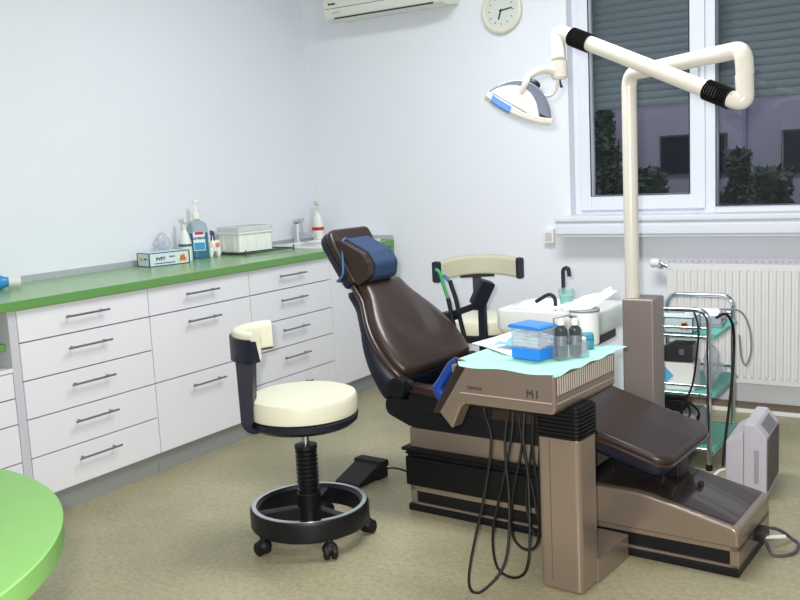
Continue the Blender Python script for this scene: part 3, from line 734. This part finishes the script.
MB().prism([(-.268, zt), (-.312, zt+.003), (-.412, .522), (-.380, .522)], -.1215, -.05, bev=.008).build('end_trim', mat('dark_end_trim', (44, 34, 34), .35), du)
MB().box(.043+HX, .0470+HX, -.105, .275, .597, .600).box(-.30, .036+HX, -.1225, -.119, .600, .603).build('seam_line', mat('seam_light', (206, 192, 178), .4, .4), du)
vt = MB()
for k in range(27): y = -.105+k*.0140; vt.box(.0445+HX, .0475+HX, y, y+.006, .622, .674)
vt.build('vent_slats', mat('vent_light', (206, 196, 184), .4, .2), du)
MB().box(.044+HX, .046+HX, -.110, .273, .618, .676).build('vent_recess', mat('vent_dark', (92, 78, 70), .5), du)
text('badge', 'M1', .032, frame((-.048, -.1205, .621), (1, 0, 0), (0, 0, 1), (0, -1, 0)), ink_m, du, outline=True)
text('badge', 'SIEMENS', .0135, frame((-.246, -.1216, .619), (1, 0, 0), (0, 0, 1), (0, -1, 0)), ink_m, du)
# handle loop at the left end
hl = bend([(-.285, -.085, .676), (-.338, -.085, .694), (-.412, -.085, .590), (-.385, -.085, .566), (-.345, -.085, .590)], .02, 5)
MB().tube(hl, .011, 10).build('handle', brown_e, du)
hs = [((-.25, .02, zb+.02), (-.28, -.02, .53), (-.245, -.04, .44), (-.25, -.08, .28), (-.265, -.15, .08), (-.245, -.19, .012), (-.205, -.18, .010), (-.16, -.12, .09), (-.175, -.06, .25), (-.22, 0, .42), (-.215, .04, zb)),
      ((-.20, .03, zb), (-.195, .0, .45), (-.215, -.03, .3), (-.245, -.05, .14), (-.225, -.06, .03), (-.155, -.055, .015), (-.115, -.055, .09), (-.14, .0, .3), (-.165, .02, .45), (-.165, .05, zb)),
      ((-.18, .06, zb), (-.175, .03, .42), (-.205, .01, .24), (-.21, .01, .12), (-.165, .01, .08), (-.125, .02, .11), (-.118, .02, .25), (-.14, .03, .42), (-.145, .06, zb)),
      ((-.155, .09, zb), (-.165, .07, .4), (-.185, .06, .22), (-.155, .05, .12), (-.128, .05, .16), (-.135, .06, .35), (-.125, .09, zb)),
      ((-.225, .09, zb), (-.205, .08, .4), (-.165, .07, .25), (-.135, .06, .13), (-.115, .06, .2), (-.12, .07, .4), (-.11, .1, zb))]
for h in hs: MB().tube(spline(h, 8), .0045, 8).build('hose', rubber_m, du)
UM = Matrix.Translation((2.6, -2.2, 0)) @ Matrix.Rotation(R(-5), 4, 'Z')
def upt(x, y, z): return UM @ Vector((x, y, z))
s = MB().tube([upt(-.330, -.085, .692), upt(-.352, -.085, .672), upt(-.392, -.085, .618), upt(-.406, -.085, .596)], [.014, .0165, .0155, .020], 12).tube([upt(-.408, -.085, .596), upt(-.392, -.085, .572), upt(-.368, -.085, .576)], [.020, .022, .016], 12)
tag(s.build('handle_sleeve', sleeve_m), 'shiny blue plastic sleeve wrapped on the instrument unit handle', 'sleeve')

# mint paper cover over the unit top, drooping over the edges
def sheet(name, m, M, nx, ny, f, label, cat, th=.0012):
    t = bmesh.new(); V = [[t.verts.new(f(i/nx, j/ny)) for j in range(ny+1)] for i in range(nx+1)]
    for i in range(nx):
        for j in range(ny): t.faces.new((V[i][j], V[i+1][j], V[i+1][j+1], V[i][j+1]))
    bmesh.ops.recalc_face_normals(t, faces=t.faces[:])
    r = bmesh.ops.solidify(t, geom=t.faces[:], thickness=th)
    bmesh.ops.recalc_face_normals(t, faces=t.faces[:])
    s = MB(); s._merge(t, M); return tag(s.build(name, m, ang=60), label, cat)
zc = .689
def fcover(a, b):
    x = -.335+.375*a; y = -.124+.435*b
    if x < -.30: y += .05*(1-b)*(-.30-x)/.035
    z = zc+.0012*(math.sin(a*23)*math.sin(b*19)+1)
    if x > .022: z -= .010*((x-.022)/.018)*(.35+.65*math.sin(b*11+1.0)**2)*(1 if b < .85 else .2); x -= .010*((x-.022)/.018)*(1-b)
    if x > -.02 and b > .8: x += .014*(b-.8)/.2*(x+.02)/.06; z += .004*(b-.8)/.2
    if y < -.118: z -= .002+.006*math.sin(a*6+.2)**2
    if x < -.31: z += .004*(-.31-x)/.025
    return (x, y, z)
sheet('tray_paper', mint_m, UM, 40, 40, fcover, 'mint green paper cover draped over the top of the instrument unit', 'paper cover')
zs = zc+.0045
def fpap(a, b):
    p = Vector((-.425, .145))*(1-a)*(1-b)+Vector((-.215, .035))*a*(1-b)+Vector((-.385, .43))*(1-a)*b+Vector((-.13, .30))*a*b
    return (p.x, p.y, zs+.006*math.sin(a*3.1)*math.sin(b*4+.5)+.012*b*b+.004*(1-a))
sheet('white_paper_sheet', paper_m, UM, 16, 16, fpap, 'white paper sheet lying on the mint cover left of the blue dispenser', 'paper')
def fnap(a, b): return (-.315+.17*a+.03*b, .100+.05*b-.01*a+.10*a*b, zs+.012+.016*abs(math.sin(a*7+b*4))*(.4+b)+.010*a)
sheet('blue_napkin', mat('pale_blue_tissue', (120, 186, 226), .8), UM, 16, 10, fnap, 'crumpled pale blue napkin on the white paper sheet', 'napkin')

# cotton roll dispenser
cd = thing('cotton_dispenser', 'clear cotton roll dispenser with bright blue lid and base', 'dispenser', upt(-.134, .045, zc+.0035), R(-13))
MB().box(-.053, .053, -.043, .043, 0, .036, .004).build('base', blue_p, cd)
cb = MB()
for x in (-.052, .050): cb.box(x, x+.002, -.042, .042, .034, .094)
for y in (-.042, .040): cb.box(-.052, .052, y, y+.002, .034, .094)
cb.build('body', clear('dispenser_clear', (225, 232, 238), .82), cd)
MB().prism([(-.060, .094), (.056, .094), (.060, .099), (.05, .104), (-.052, .107), (-.062, .101)], -.048, .048, bev=.003).build('lid', blue_p, cd)
random.seed(3)
cr = tag(MB().cyl((-.017, 0, 0), (.017, 0, 0), .0055, n=12).build('cotton_roll', cotton_m), 'white cotton roll inside the clear dispenser', 'cotton roll', 'cotton rolls in the dispenser')
CDM = Matrix.Translation(upt(-.134, .045, zc+.0035)) @ Matrix.Rotation(R(-13), 4, 'Z')
first = True
for j in range(4):
    for k in range(2 if j == 3 else 3):
        for q in range(3):
            o = cr if first else cr.copy()
            if not first: COL.objects.link(o)
            first = False
            o.location = CDM @ Vector((-.032+k*.032+random.uniform(-.003, .003), -.030+q*.022, .042+j*.0115))
            o.rotation_euler = (0, random.uniform(-.12, .12), R(-13)+random.uniform(-.25, .25))

def flask(label, loc, h, r):
    o = thing('dark_bottle', label, 'bottle', loc, 0, 'dark bottles in the acrylic holder')
    MB().lathe([(0, 0), (r, 0), (r+.001, .004), (r+.001, h*.68), (r*.9, h*.75), (r*.5, h*.80), (r*.5, h*.84)]).build('glass', mat('smoked_glass', (58, 62, 66), .12, coat=.5), o)
    MB().lathe([(r*.6, h*.82), (r*.62, h*.84), (r*.62, h*.93), (r*.4, h), (0, h)]).build('cap', white_p, o)
    MB().lathe([(r+.0016, h*.3), (r+.0016, h*.55)]).build('label_sheet', mat('silver_label', (150, 154, 160), .3, .6), o)
flask('dark glass bottle nearest the blue dispenser in the acrylic holder', upt(-.056, .077, zc+.0075), .118, .0185)
flask('dark glass bottle at the right in the acrylic holder', upt(-.031, .120, zc+.0075), .112, .0185)
hd_ = thing('bottle_holder', 'clear acrylic holder around two dark bottles on the unit', 'holder', upt(-.043, .099, zc+.002), R(55))
MB().box(-.055, .055, -.03, .03, 0, .005, .001).box(-.055, .055, -.03, -.028, 0, .045).box(-.055, .055, .028, .03, 0, .045).box(-.055, -.053, -.03, .03, 0, .045).box(.053, .055, -.03, .03, 0, .045).build('tray', clear_m, hd_)
MB().tube([(-.05, 0, .004), (-.05, 0, .125), (.0, 0, .128), (.03, 0, .122)], .0022, 8).build('hook', steel_m, hd_)

j_ = thing('white_jar', 'small white jar on the mint cover between bottles and teal box', 'jar', upt(-.052, .195, zc+.002))
MB().lathe([(0, 0), (.0185, 0), (.0185, .03), (0, .03)]).build('jar', white_p, j_)
MB().lathe([(0, .03), (.0195, .03), (.0195, .042), (.017, .044), (0, .044)]).build('lid', acwhite_m, j_)
t_ = thing('teal_box', 'small teal plastic case beside the white jar', 'case', upt(-.052, .245, zc+.002), R(25))
MB().box(-.019, .019, -.019, .019, 0, .05, .005).build('box', teal2_m, t_)
MB().box(-.0195, .0195, -.0195, .0195, .03, .032).build('lid_seam', ink2_m, t_)
MB().cyl((-.03, -.01, 0), (-.03, -.01, .05), .004, n=10).cyl((-.03, -.01, .05), (-.03, -.01, .075), .005, .003, n=10).build('red_tip', red_m, t_)
tub = thing('wipes_tub', 'white round tub with red print at the back right of the unit', 'tub', upt(-.105, .335, zc-.002), R(-33)); tub.scale = (.88, .88, .95)
MB().lathe([(0, 0), (.052, 0), (.054, .004), (.054, .112), (.056, .114), (.056, .122), (.05, .124), (0, .124)], n=36).build('body', white_p, tub)
MB().lathe([(.0568, .113), (.0568, .120)], n=36).build('rim_line', mat('rim_grey', (120, 124, 140), .5), tub)
text('printed_mark', 'DENTAL', .014, frame((.004, -.0546, .075), (1, 0, 0), (0, 0, 1), (0, -1, 0)), red_m, tub) if False else MB().box(-.016, .022, -.0552, -.051, .066, .074).build('printed_mark', mat('pink_print', (220, 130, 140), .6), tub)
MB().box(-.02, .005, -.0552, -.051, .094, .099).build('printed_mark', dgrey_p, tub)
TM = Matrix.Translation(upt(-.105, .335, zc+.116)) @ Matrix.Rotation(R(30), 4, 'Z')
def fti(a, b):
    u, v = a*2-1, b*2-1
    return (u*.085+.012, v*.055, .003+.055*max(0, u)*(.75+.25*abs(v))+.035*(1-abs(u))*(1-v*v)+.006*abs(math.sin(a*12))*math.sin(b*9)**2)
sheet('white_napkin', paper_m, TM, 16, 12, fti, 'folded white napkin on top of the round white tub', 'napkin')

# ================================================================== SPITTOON UNIT
sp = thing('spittoon', 'white cuspidor basin with dark spouts on the far side of the chair', 'basin', (2.05, -.93, 0))
def basin():
    o_ = roundpoly([(-.235, -.17), (.235, -.17), (.24, .20), (-.22, .20)], [.03, .03, .06, .10], 7)
    c = [(-.09+.115*math.cos(k*2*math.pi/len(o_)), .02+.13*math.sin(k*2*math.pi/len(o_))) for k in range(len(o_))]
    # align start angle
    import cmath
    a0 = math.atan2(o_[0][1]-.02, o_[0][0]+.09); c = [(-.09+.115*math.cos(math.atan2(p[1]-.02, (p[0]+.09)*.7)), .02+.13*math.sin(math.atan2(p[1]-.02, (p[0]+.09)*.7))) for p in o_]
    n = len(o_); t = bmesh.new()
    def ring(P, z): return [t.verts.new((*p, z)) for p in P]
    ins = [(p[0]*.97, p[1]*.97) for p in o_]
    A = [ring([(p[0]*.95, p[1]*.95) for p in o_], .555), ring(o_, .575), ring(o_, .648), ring(ins, .658), ring([(-.09+(p[0]+.09)*1.12, .02+(p[1]-.02)*1.1) for p in c], .654), ring(c, .645), ring([(-.09+(p[0]+.09)*.75, .02+(p[1]-.02)*.75) for p in c], .615), ring([(-.09+(p[0]+.09)*.3, .02+(p[1]-.02)*.3) for p in c], .598)]
    for a, b in zip(A, A[1:]):
        for i in range(n): t.faces.new((a[i], a[(i+1) % n], b[(i+1) % n], b[i]))
    t.faces.new(A[0][::-1]); t.faces.new(A[-1]); bmesh.ops.recalc_face_normals(t, faces=t.faces[:])
    s = MB(); s._merge(t); return s
basin().build('bowl', porc_m, sp)
MB().box(-.20, .20, -.13, .16, .50, .556, .01).box(-.10, .10, -.10, .10, 0, .52, .01).build('pedestal', navy_m, sp)
MB().tube(spline([(-.02, .0, .655), (-.025, -.0, .69), (-.05, -.005, .705), (-.11, -.01, .672)], 6), .0085, 10).build('bowl_spout', navy_m, sp)
MB().tube(bend([(.01, .02, .655), (.01, .02, .818), (.035, .02, .825), (.04, .02, .785)], .018, 6), .009, 10).build('cup_filler', navy_m, sp)
cu = thing('water_cup', 'clear plastic cup of mint green liquid on the cuspidor', 'cup', (2.098, -.97, .657))
MB().lathe([(0, .004), (.024, .004), (.0285, .055), (0, .055)]).build('liquid', clear('mint_liquid', (150, 236, 230), .15, .1), cu)
MB().lathe([(0, .0), (.026, .0), (.036, .082), (.0345, .082), (.0245, .004)]).build('cup', clear('cup_plastic', (215, 236, 234), .82), cu)

# assistant arm with paddle
aa = thing('assistant_arm', 'dark navy assistant arm with a tilted paddle beyond the chair backrest', 'holder arm', (1.78, -1.15, 0))
MB().box(-.018, .018, -.012, .012, 0, .70, .004).build('stem', navy_m, aa)
MB().box(-.045, .16, -.045, .10, 0, .03, .01).build('foot_plate', navy_m, aa)
ad = Vector((.83, .0, .30)).normalized()
MB().box(-.17, .0, -.02, .02, -.014, .014, .005, M=frame((.0, -.01, .69), ad, (0, 1, 0), Vector((0, 1, 0)).cross(ad)*-1)).box(-.2, -.125, -.03, .03, .612, .645, .006).build('arm', navy_m, aa)
PM = frame((.01, -.02, .738), Vector((.42, .12, .9)), Vector((.5, .84, -.2)), Vector((.75, -.55, -.3)))
pz = Vector((.42, .12, .9)).normalized(); px_ = Vector((.62, -.5, -.22)); px_ = (px_-pz*px_.dot(pz)).normalized(); py_ = pz.cross(px_)
MB().pillow(roundpoly([(-.06, -.035), (.06, -.035), (.06, .035), (-.06, .035)], .012, 4), -.02, .02, .006, M=frame((.012, -.02, .738), pz, py_, px_)).build('paddle', navy_m, aa)
for dx, m2, gl_, lab in ((0, mat('green_tip', (30, 150, 84), .4), .105, 'suction hose with a green tip hung in the assistant arm'), (.03, navy_m, .07, 'dark suction hose hung beside the green-tipped one in the assistant arm')):
    o = thing('suction_hose', lab, 'hose', (1.63+dx, -1.19+dx*1.2, 0), group='suction hoses')
    P = [(-.055, 0, .84), (-.035, 0, .825), (-.015, 0, .76), (.005, 0, .70), (.02, -.0, .62), (.045, -.0, .50), (.06, 0, .35), (.07, 0, .2), (.07, .0, .012)]
    pp = spline(P, 5); k1 = 14 if dx == 0 else 8
    if dx: pp = [p+Vector((-.012, 0, -.03 if i < 8 else 0)) for i, p in enumerate(pp)]
    MB().tube(pp[:k1+1], .0075, 10).build('tip', m2 if dx == 0 else bluestrap_m, o)
    MB().tube(pp[k1:], .010, 10).build('hose', rubber_m, o)

# ================================================================== LAMP
lm = thing('dental_lamp', 'ivory dental lamp on a jointed arm above a bronze post', 'lamp', (2.55, -1.33, 0))
O = Vector((2.55, -1.33, 0))
def W(*p): return Vector(p)-O
MB().box(-.065, .055, -.045, .09, 0, .765, .008, 3).build('post_box', tanbox_m, lm)
RT = .027
MB().tube(bend([W(2.508, -1.32, .75), W(2.506, -1.32, 1.590), W(2.990, -1.700, 1.594), W(2.995, -1.703, 1.515)], .055, 8), RT, 20).build('pole', ivory_m, lm)
hol = MB()
for z in (1.47, 1.42): hol.cyl(W(2.506, -1.32-.0262, z), W(2.506, -1.32-.024, z), .0035, n=10)
hol.build('pole_hole', ink_m, lm)
A0 = Vector((2.993, -1.705, 1.516)); A1 = Vector((2.998, -1.712, 1.432)); A2 = Vector((2.945, -1.715, 1.452)); A3 = Vector((2.393, -1.535, 1.709)); A4 = Vector((2.325, -1.545, 1.735)); A5 = Vector((2.335, -1.565, 1.64))
MB().tube(bend([A0-O, A1-O, A2-O], .05, 8), RT, 20).build('elbow', ivory_m, lm)
dA = (A3-A2).normalized()
def bell(p, q, r, n=9):
    s = MB(); p, q = Vector(p)-O, Vector(q)-O; P = []; rr = []
    for k in range(n*4+1):
        P.append(p.lerp(q, k/(n*4))); rr.append(r+.0035*math.cos(k*math.pi/2*1.0))
    s.tube(P, rr, 20); return s
MB().tube([A2+dA*.03-O, A3-dA*.03-O], RT*.97, 20).build('arm', ivory_m, lm)
bell(A2-dA*.012, A2+dA*.075, .0295).build('joint_bellows', bellows_m, lm)
bell(A3-dA*.06, A3+dA*.022, .0295).build('joint_bellows', bellows_m, lm)
MB().tube(bend([A3+dA*.02-O, A3+dA*.098-O, Vector((2.330, -1.552, 1.64))-O], .05, 8), RT*.96, 20).build('elbow', ivory_m, lm)
MB().tube([W(2.332, -1.552, 1.637), W(2.333, -1.555, 1.58), W(2.333, -1.555, 1.572)], [RT*1.02, RT*1.05, RT*.8], 20).build('swivel_sleeve', ivory_m, lm)
MB().tube([W(2.335, -1.557, 1.574), W(2.338, -1.558, 1.555), W(2.342, -1.56, 1.545)], [.003, .004, .006], 8).build('pull_pin', ink_m, lm)
# head: u along the visor, n facing the camera side, w up
uh = (Vector((2.319, -1.608, 1.439))-Vector((2.129, -1.716, 1.522))).normalized()
nh = Vector((.5, -.85, 0)); nh = (nh-uh*nh.dot(uh)).normalized(); wh = nh.cross(uh)
if wh.z < 0: wh = -wh
hc = Vector((2.224, -1.655, 1.490))
HDM = frame(hc-O, uh, wh, nh)
lens = spline([(-.123, .004, 0), (-.095, .042, 0), (-.045, .075, 0), (.01, .082, 0), (.06, .062, 0), (.10, .022, 0), (.122, -.022, 0)], 5)
low = spline([(.122, -.026, 0), (.06, -.036, 0), (0, -.036, 0), (-.07, -.022, 0), (-.123, 0, 0)], 5)
L1 = [(p.x, p.y) for p in lens+low]
MB().pillow(L1, -.10, .035, .012, M=HDM, r2=.03).build('head_shell', mat('lamp_blue_grey', (112, 122, 138), .25, coat=.4), lm)
p2 = spline([(-.118, .0, 0), (-.09, .03, 0), (-.04, .053, 0), (.005, .052, 0), (.045, .024, 0), (.072, -.018, 0), (.078, -.040, 0), (0, -.042, 0), (-.07, -.030, 0)], 5)[:-1]
MB().pillow([(p.x, p.y) for p in p2], .03, .046, .008, M=HDM).build('side_cover', white_p, lm)
rim = [(p.x, p.y) for p in spline([(-.126, .006, 0), (-.07, -.012, 0), (0, -.024, 0), (.07, -.024, 0), (.124, -.014, 0)], 5)]
rim2 = [(a, b-.020) for a, b in rim[::-1]]
MB().pillow(rim+rim2, -.105, .052, .005, M=HDM).build('lower_rim', ivory_m, lm)
bs = [(p[0], p[1]) for p in rim if -.112 < p[0] < -.028]
MB().pillow(bs+[(a, b-.021) for a, b in bs[::-1]], -.03, .0535, .002, M=HDM).build('blue_grip', blue_p, lm)
yk = [W(2.322, -1.575, 1.612), W(2.285, -1.60, 1.622), W(2.262, -1.625, 1.60)]
HI = HDM @ Vector((.0, .04, .052))
t_ = MB().tube(spline([W(2.325, -1.56, 1.600), W(2.29, -1.60, 1.608), W(2.255, -1.645, 1.585), HDM @ Vector((-.008, .075, .055)), HDM @ Vector((-.015, .03, .052))], 6), [.017, .0165, .016, .0155, .015, .0145, .014, .014, .013, .013, .013, .013, .012, .012, .012, .012, .012, .011, .011, .011, .011, .010, .010, .010, .009][:25], 12)
t_.tube(spline([W(2.325, -1.56, 1.600), W(2.325, -1.545, 1.57), W(2.30, -1.555, 1.52), HDM @ Vector((.03, .055, -.09))], 6), .006, 10).build('yoke', ivory_m, lm)
MB().sphere((0, 0, 0), .017, (1.5, 1, 1), M=HDM @ Matrix.Translation((.02, .08, .01))).build('tilt_knob', navy_m, lm)

# ================================================================== TROLLEY
tr = thing('instrument_trolley', 'chrome trolley with three mint shelves in front of the radiator', 'trolley', (2.56, -.75, 0))
x0, x1, y0, y1 = -.15, .14, -.21, .21
for y in (y0, y1):
    MB().tube(bend([(x0, y, .012), (x0, y, .665), (x1, y, .665), (x1, y, .012)], .055, 7), .0105, 12).build('side_frame', chrome_m, tr)
for z in (.085, .315, .555):
    s_ = MB().box(x0-.004, x1+.02, y0+.012, y1-.012, z-.012, z+.006, .003).build('shelf', mintp_m, tr)
    for y in (y0, y1): MB().tube([(x0, y, z), (x1, y, z)], .007, 10).build('shelf_rail', chrome_m, tr)
    for y in (y0, y1) if z > .1 else ():
        MB().tube([(x0, y, z+.036), (x1, y, z+.036)], .006, 10).build('guard_rail', chrome_m, tr)
for x in (x0, x1): MB().tube([(x, y0, .05), (x, y1, .05)], .006, 10).build('side_rail', chrome_m, tr)
for x in (x0, x1):
    for y in (y0, y1): MB().lathe([(0, 0), (.012, 0), (.014, .004), (.013, .025), (0, .03)], c=(x, y, 0), n=14).build('foot', rubber_m, tr)
TZ = .5615
carton('glove_carton', 'pale blue glove carton on the top shelf of the trolley', (2.53, -.88, TZ), R(0), .20, .11, .066, '', 'glove cartons')
o = thing('document_tray', 'stack of clear plastic folders on the back of the trolley top', 'folders', (2.60, -.66, TZ), R(8))
MB().box(-.09, .09, -.12, .12, 0, .012, .002).build('folder', clear('folder_grey', (170, 178, 184), .3, .2), o)
MB().box(-.085, .085, -.11, .12, .0125, .045, .003).build('folder', clear('folder_clear', (206, 212, 218), .45, .15), o)
MB().box(-.07, .07, -.1, .1, .046, .049).build('sheet', paper_m, o)
tz2 = .3215
o = thing('device_box', 'white box with a light blue diamond on the middle trolley shelf', 'box', (2.53, -.875, tz2), R(2))
MB().box(-.11, .10, -.06, .06, 0, .115, .003).build('box', white_p, o)
MB().box(-.05, .05, -.062, -.0595, -.05, .05, M=Matrix.Translation((-.045, 0, .06)) @ Matrix.Rotation(R(45), 4, 'Y') @ Matrix.Diagonal((.9, 1, .9, 1))).build('blue_diamond', mat('diamond_blue', (84, 168, 214), .6), o)
o = thing('instrument_case', 'black hard case with a sloped side lying on the white box', 'case', (2.535, -.875, tz2+.1155), R(4))
MB().prism([(-.10, 0), (.085, 0), (.085, .075), (.0, .075), (-.04, .06)], -.045, .05, bev=.004).build('shell', mat('case_black', (48, 48, 50), .35, noise=.15), o)
MB().box(.03, .05, -.05, -.044, .03, .055, .002).build('latch', steel_m, o)
crumple('bag', film_m, (2.672, -.80, tz2), (.028, .07, .085), 'clear plastic bag on the middle trolley shelf beside the white box', 'bag', seed=9)
crumple('bag', film_m, (2.635, -.62, tz2), (.045, .05, .03), 'flat clear plastic bag at the back of the middle trolley shelf', 'bag', seed=19)
tz3 = .0915
o = thing('power_unit', 'grey box-shaped power unit on the bottom trolley shelf', 'device', (2.53, -.84, tz3))
MB().box(-.10, .11, -.09, .09, 0, .13, .015, 3).build('housing', mat('device_grey', (150, 150, 158), .5), o)
MB().box(-.1, .05, -.07, .07, .131, .17, .006).build('plug_strip', black_m, o)
MB().box(-.02, .0, -.03, .0, .17, .178, .002).build('indicator', blue_p, o)
for k, (r0, zz, off) in enumerate(((.085, .245, .02), (.10, .235, .04), (.075, .225, .0), (.09, .25, .05))):
    P = [(-.02+off+r0*math.cos(a)*1.0, -.088+.014*math.sin(a*2+k), zz-tz3-.02+r0*.62*math.sin(a)) for a in [i*2*math.pi/26 for i in range(26)]]
    MB().tube(P, .0042, 8, closed=True).build('cable_loop', rubber_m, o)
tag(MB().tube(spline([(2.60, -.85, .645), (2.63, -.93, .66), (2.665, -.985, .60), (2.66, -.985, .50), (2.64, -.985, .36), (2.60, -.985, .26), (2.58, -.985, .12)], 7), .0045, 8).build('black_cable', rubber_m), 'black cable hanging down the near face of the trolley', 'cable')
tag(MB().tube(spline([(2.69, -.80, .61), (2.72, -.76, .62), (2.735, -.70, .56), (2.735, -.68, .45), (2.735, -.72, .32), (2.735, -.78, .2), (2.735, -.84, .09), (2.74, -.9, .006)], 7), .006, 8).build('black_cable', rubber_m), 'thick black cable hanging down the right side of the trolley to the floor', 'cable')
tag(MB().tube(spline([(2.66, -.62, .618), (2.74, -.60, .61), (2.775, -.58, .54), (2.785, -.58, .44), (2.765, -.58, .37), (2.745, -.58, .40), (2.735, -.58, .5)], 7), .004, 8).build('grey_cable', mat('grey_cable', (130, 132, 136), .5)), 'thin grey cable looping off the right end of the trolley top', 'cable')

# ================================================================== AIR PURIFIER
ap = thing('air_purifier', 'light grey air purifier standing on the floor behind the chair foot', 'air purifier', (2.910, -1.215, 0), R(2))
MB().prism([(-.09, 0), (-.02, 0), (-.02, .255), (-.085, .215)], 0, .27, bev=.008).build('rear_body', grey_p, ap)
MB().prism([(-.02, 0), (.062, 0), (.062, .235), (.022, .285), (-.02, .285)], -.006, .276, bev=.006).build('front_body', grey_p, ap)
MB().prism([(.0615, .03), (.066, .03), (.066, .225), (.0615, .225)], .01, .26).build('front_grille', dgrey_p, ap)
MB().box(0, .045, 0, .165, -.0005, .003, M=frame((.0605, .055, .238), Vector((-.04, 0, .05)), (0, 1, 0), (.05, 0, .04))).build('control_panel', mat('panel_grey', (120, 116, 122), .5), ap)
MB().box(.018, .034, -.0085, -.004, .06, .19, .002).build('side_grip', mat('grip_grey', (160, 156, 168), .5), ap)
MB().tube(spline([(-.085, .12, .06), (-.13, .13, .05), (-.16, .1, .02), (-.18, .04, .006)], 6), .006, 8).build('power_cord', white_p, ap)
fc_ = thing('floor_cord', 'dark cord with white plug curling on the floor beside the dental chair foot', 'cord', (3.05, -1.66, 0))
MB().tube(spline([(.0, .0, .072), (.035, .05, .05), (.065, .10, .008), (.095, .06, .006), (.09, -.02, .006), (.04, -.06, .006), (.012, -.03, .03), (.004, -.03, .045)], 8), .0055, 8).build('cable', mat('dark_cord', (84, 74, 84), .6), fc_)
MB().box(0, .075, -.006, .006, -.005, .005, .003, M=Matrix.Translation((.0, -.03, .048)) @ Matrix.Rotation(R(30), 4, 'Z')).build('plug', white_p, fc_)

# ================================================================== ROUND TABLE
rt = thing('round_table', 'round bright green table at the lower left corner of the photo', 'table', (2.048, -4.212, 0))
MB().lathe([(0, .712), (.533, .712), (.538, .714), (.539, .748), (.537, .75), (0, .75)], n=96).build('table_top', green_t, rt)
MB().cyl((0, 0, .02), (0, 0, .715), .035, n=24).build('pedestal', alu_m, rt)
MB().lathe([(0, 0), (.24, 0), (.24, .012), (.05, .03), (0, .03)], n=48).build('foot_plate', alu_m, rt)

# ================================================================== LIGHT
def area(name, loc, rot, sx, sy, power, col=(1, 1, 1)):
    l = bpy.data.lights.new(name, 'AREA'); l.shape = 'RECTANGLE'; l.size = sx; l.size_y = sy; l.energy = power; l.color = col
    o = bpy.data.objects.new(name, l); COL.objects.link(o); o.location = loc; o.rotation_euler = rot; return o
area('ceiling_tube_light', (2.2, -1.6, ZC-.03), (0, 0, 0), 1.3, .5, 54, (.93, .97, 1))
area('ceiling_tube_light', (2.6, -3.8, ZC-.03), (0, 0, 0), 1.3, .5, 15, (.95, .98, 1))
# the camera's own flash, just above the lens
fl = bpy.data.lights.new('flash', 'SPOT'); fl.energy = 320; fl.spot_size = R(95); fl.spot_blend = .9; fl.shadow_soft_size = .03; fl.color = (1, .97, .94)
fo = bpy.data.objects.new('flash', fl); COL.objects.link(fo)
area('outside_fill', (2.0, .9, 3.2), (R(35), 0, 0), 2.5, .6, 30, (.86, .86, 1))  # unseen fill light added outside to brighten the neighbouring wall and shrubs
wd = bpy.data.worlds.new('night'); SC.world = wd; wd.use_nodes = True
wd.node_tree.nodes['Background'].inputs[0].default_value = (.05, .055, .08, 1); wd.node_tree.nodes['Background'].inputs[1].default_value = .6

# ================================================================== CAMERA
cam = bpy.data.cameras.new('camera'); co = bpy.data.objects.new('camera', cam); COL.objects.link(co)
cam.sensor_width = 36; cam.lens = 920.48/800*36; cam.clip_start = .05
yaw, pit, rol = -.571424232, .138015058, -.0493746134
f = Vector((math.sin(yaw)*math.cos(pit), math.cos(yaw)*math.cos(pit), -math.sin(pit)))
r = Vector((math.cos(yaw), -math.sin(yaw), 0)); u = r.cross(f)
r2 = r*math.cos(rol)+u*math.sin(rol); u2 = -r*math.sin(rol)+u*math.cos(rol)
Mc = Matrix((r2, u2, -f)).transposed().to_4x4(); Mc.translation = Vector((3.63138, -4.69152, 1.27540))
co.matrix_world = Mc; SC.camera = co
Mf = Mc.copy(); Mf.translation = Mc.translation-r2*.05+u2*.06; fo.matrix_world = Mf
SC.view_settings.view_transform = 'Standard'; SC.view_settings.look = 'None'; SC.view_settings.exposure = 0; SC.view_settings.gamma = 1
SC.cycles.use_denoising = True
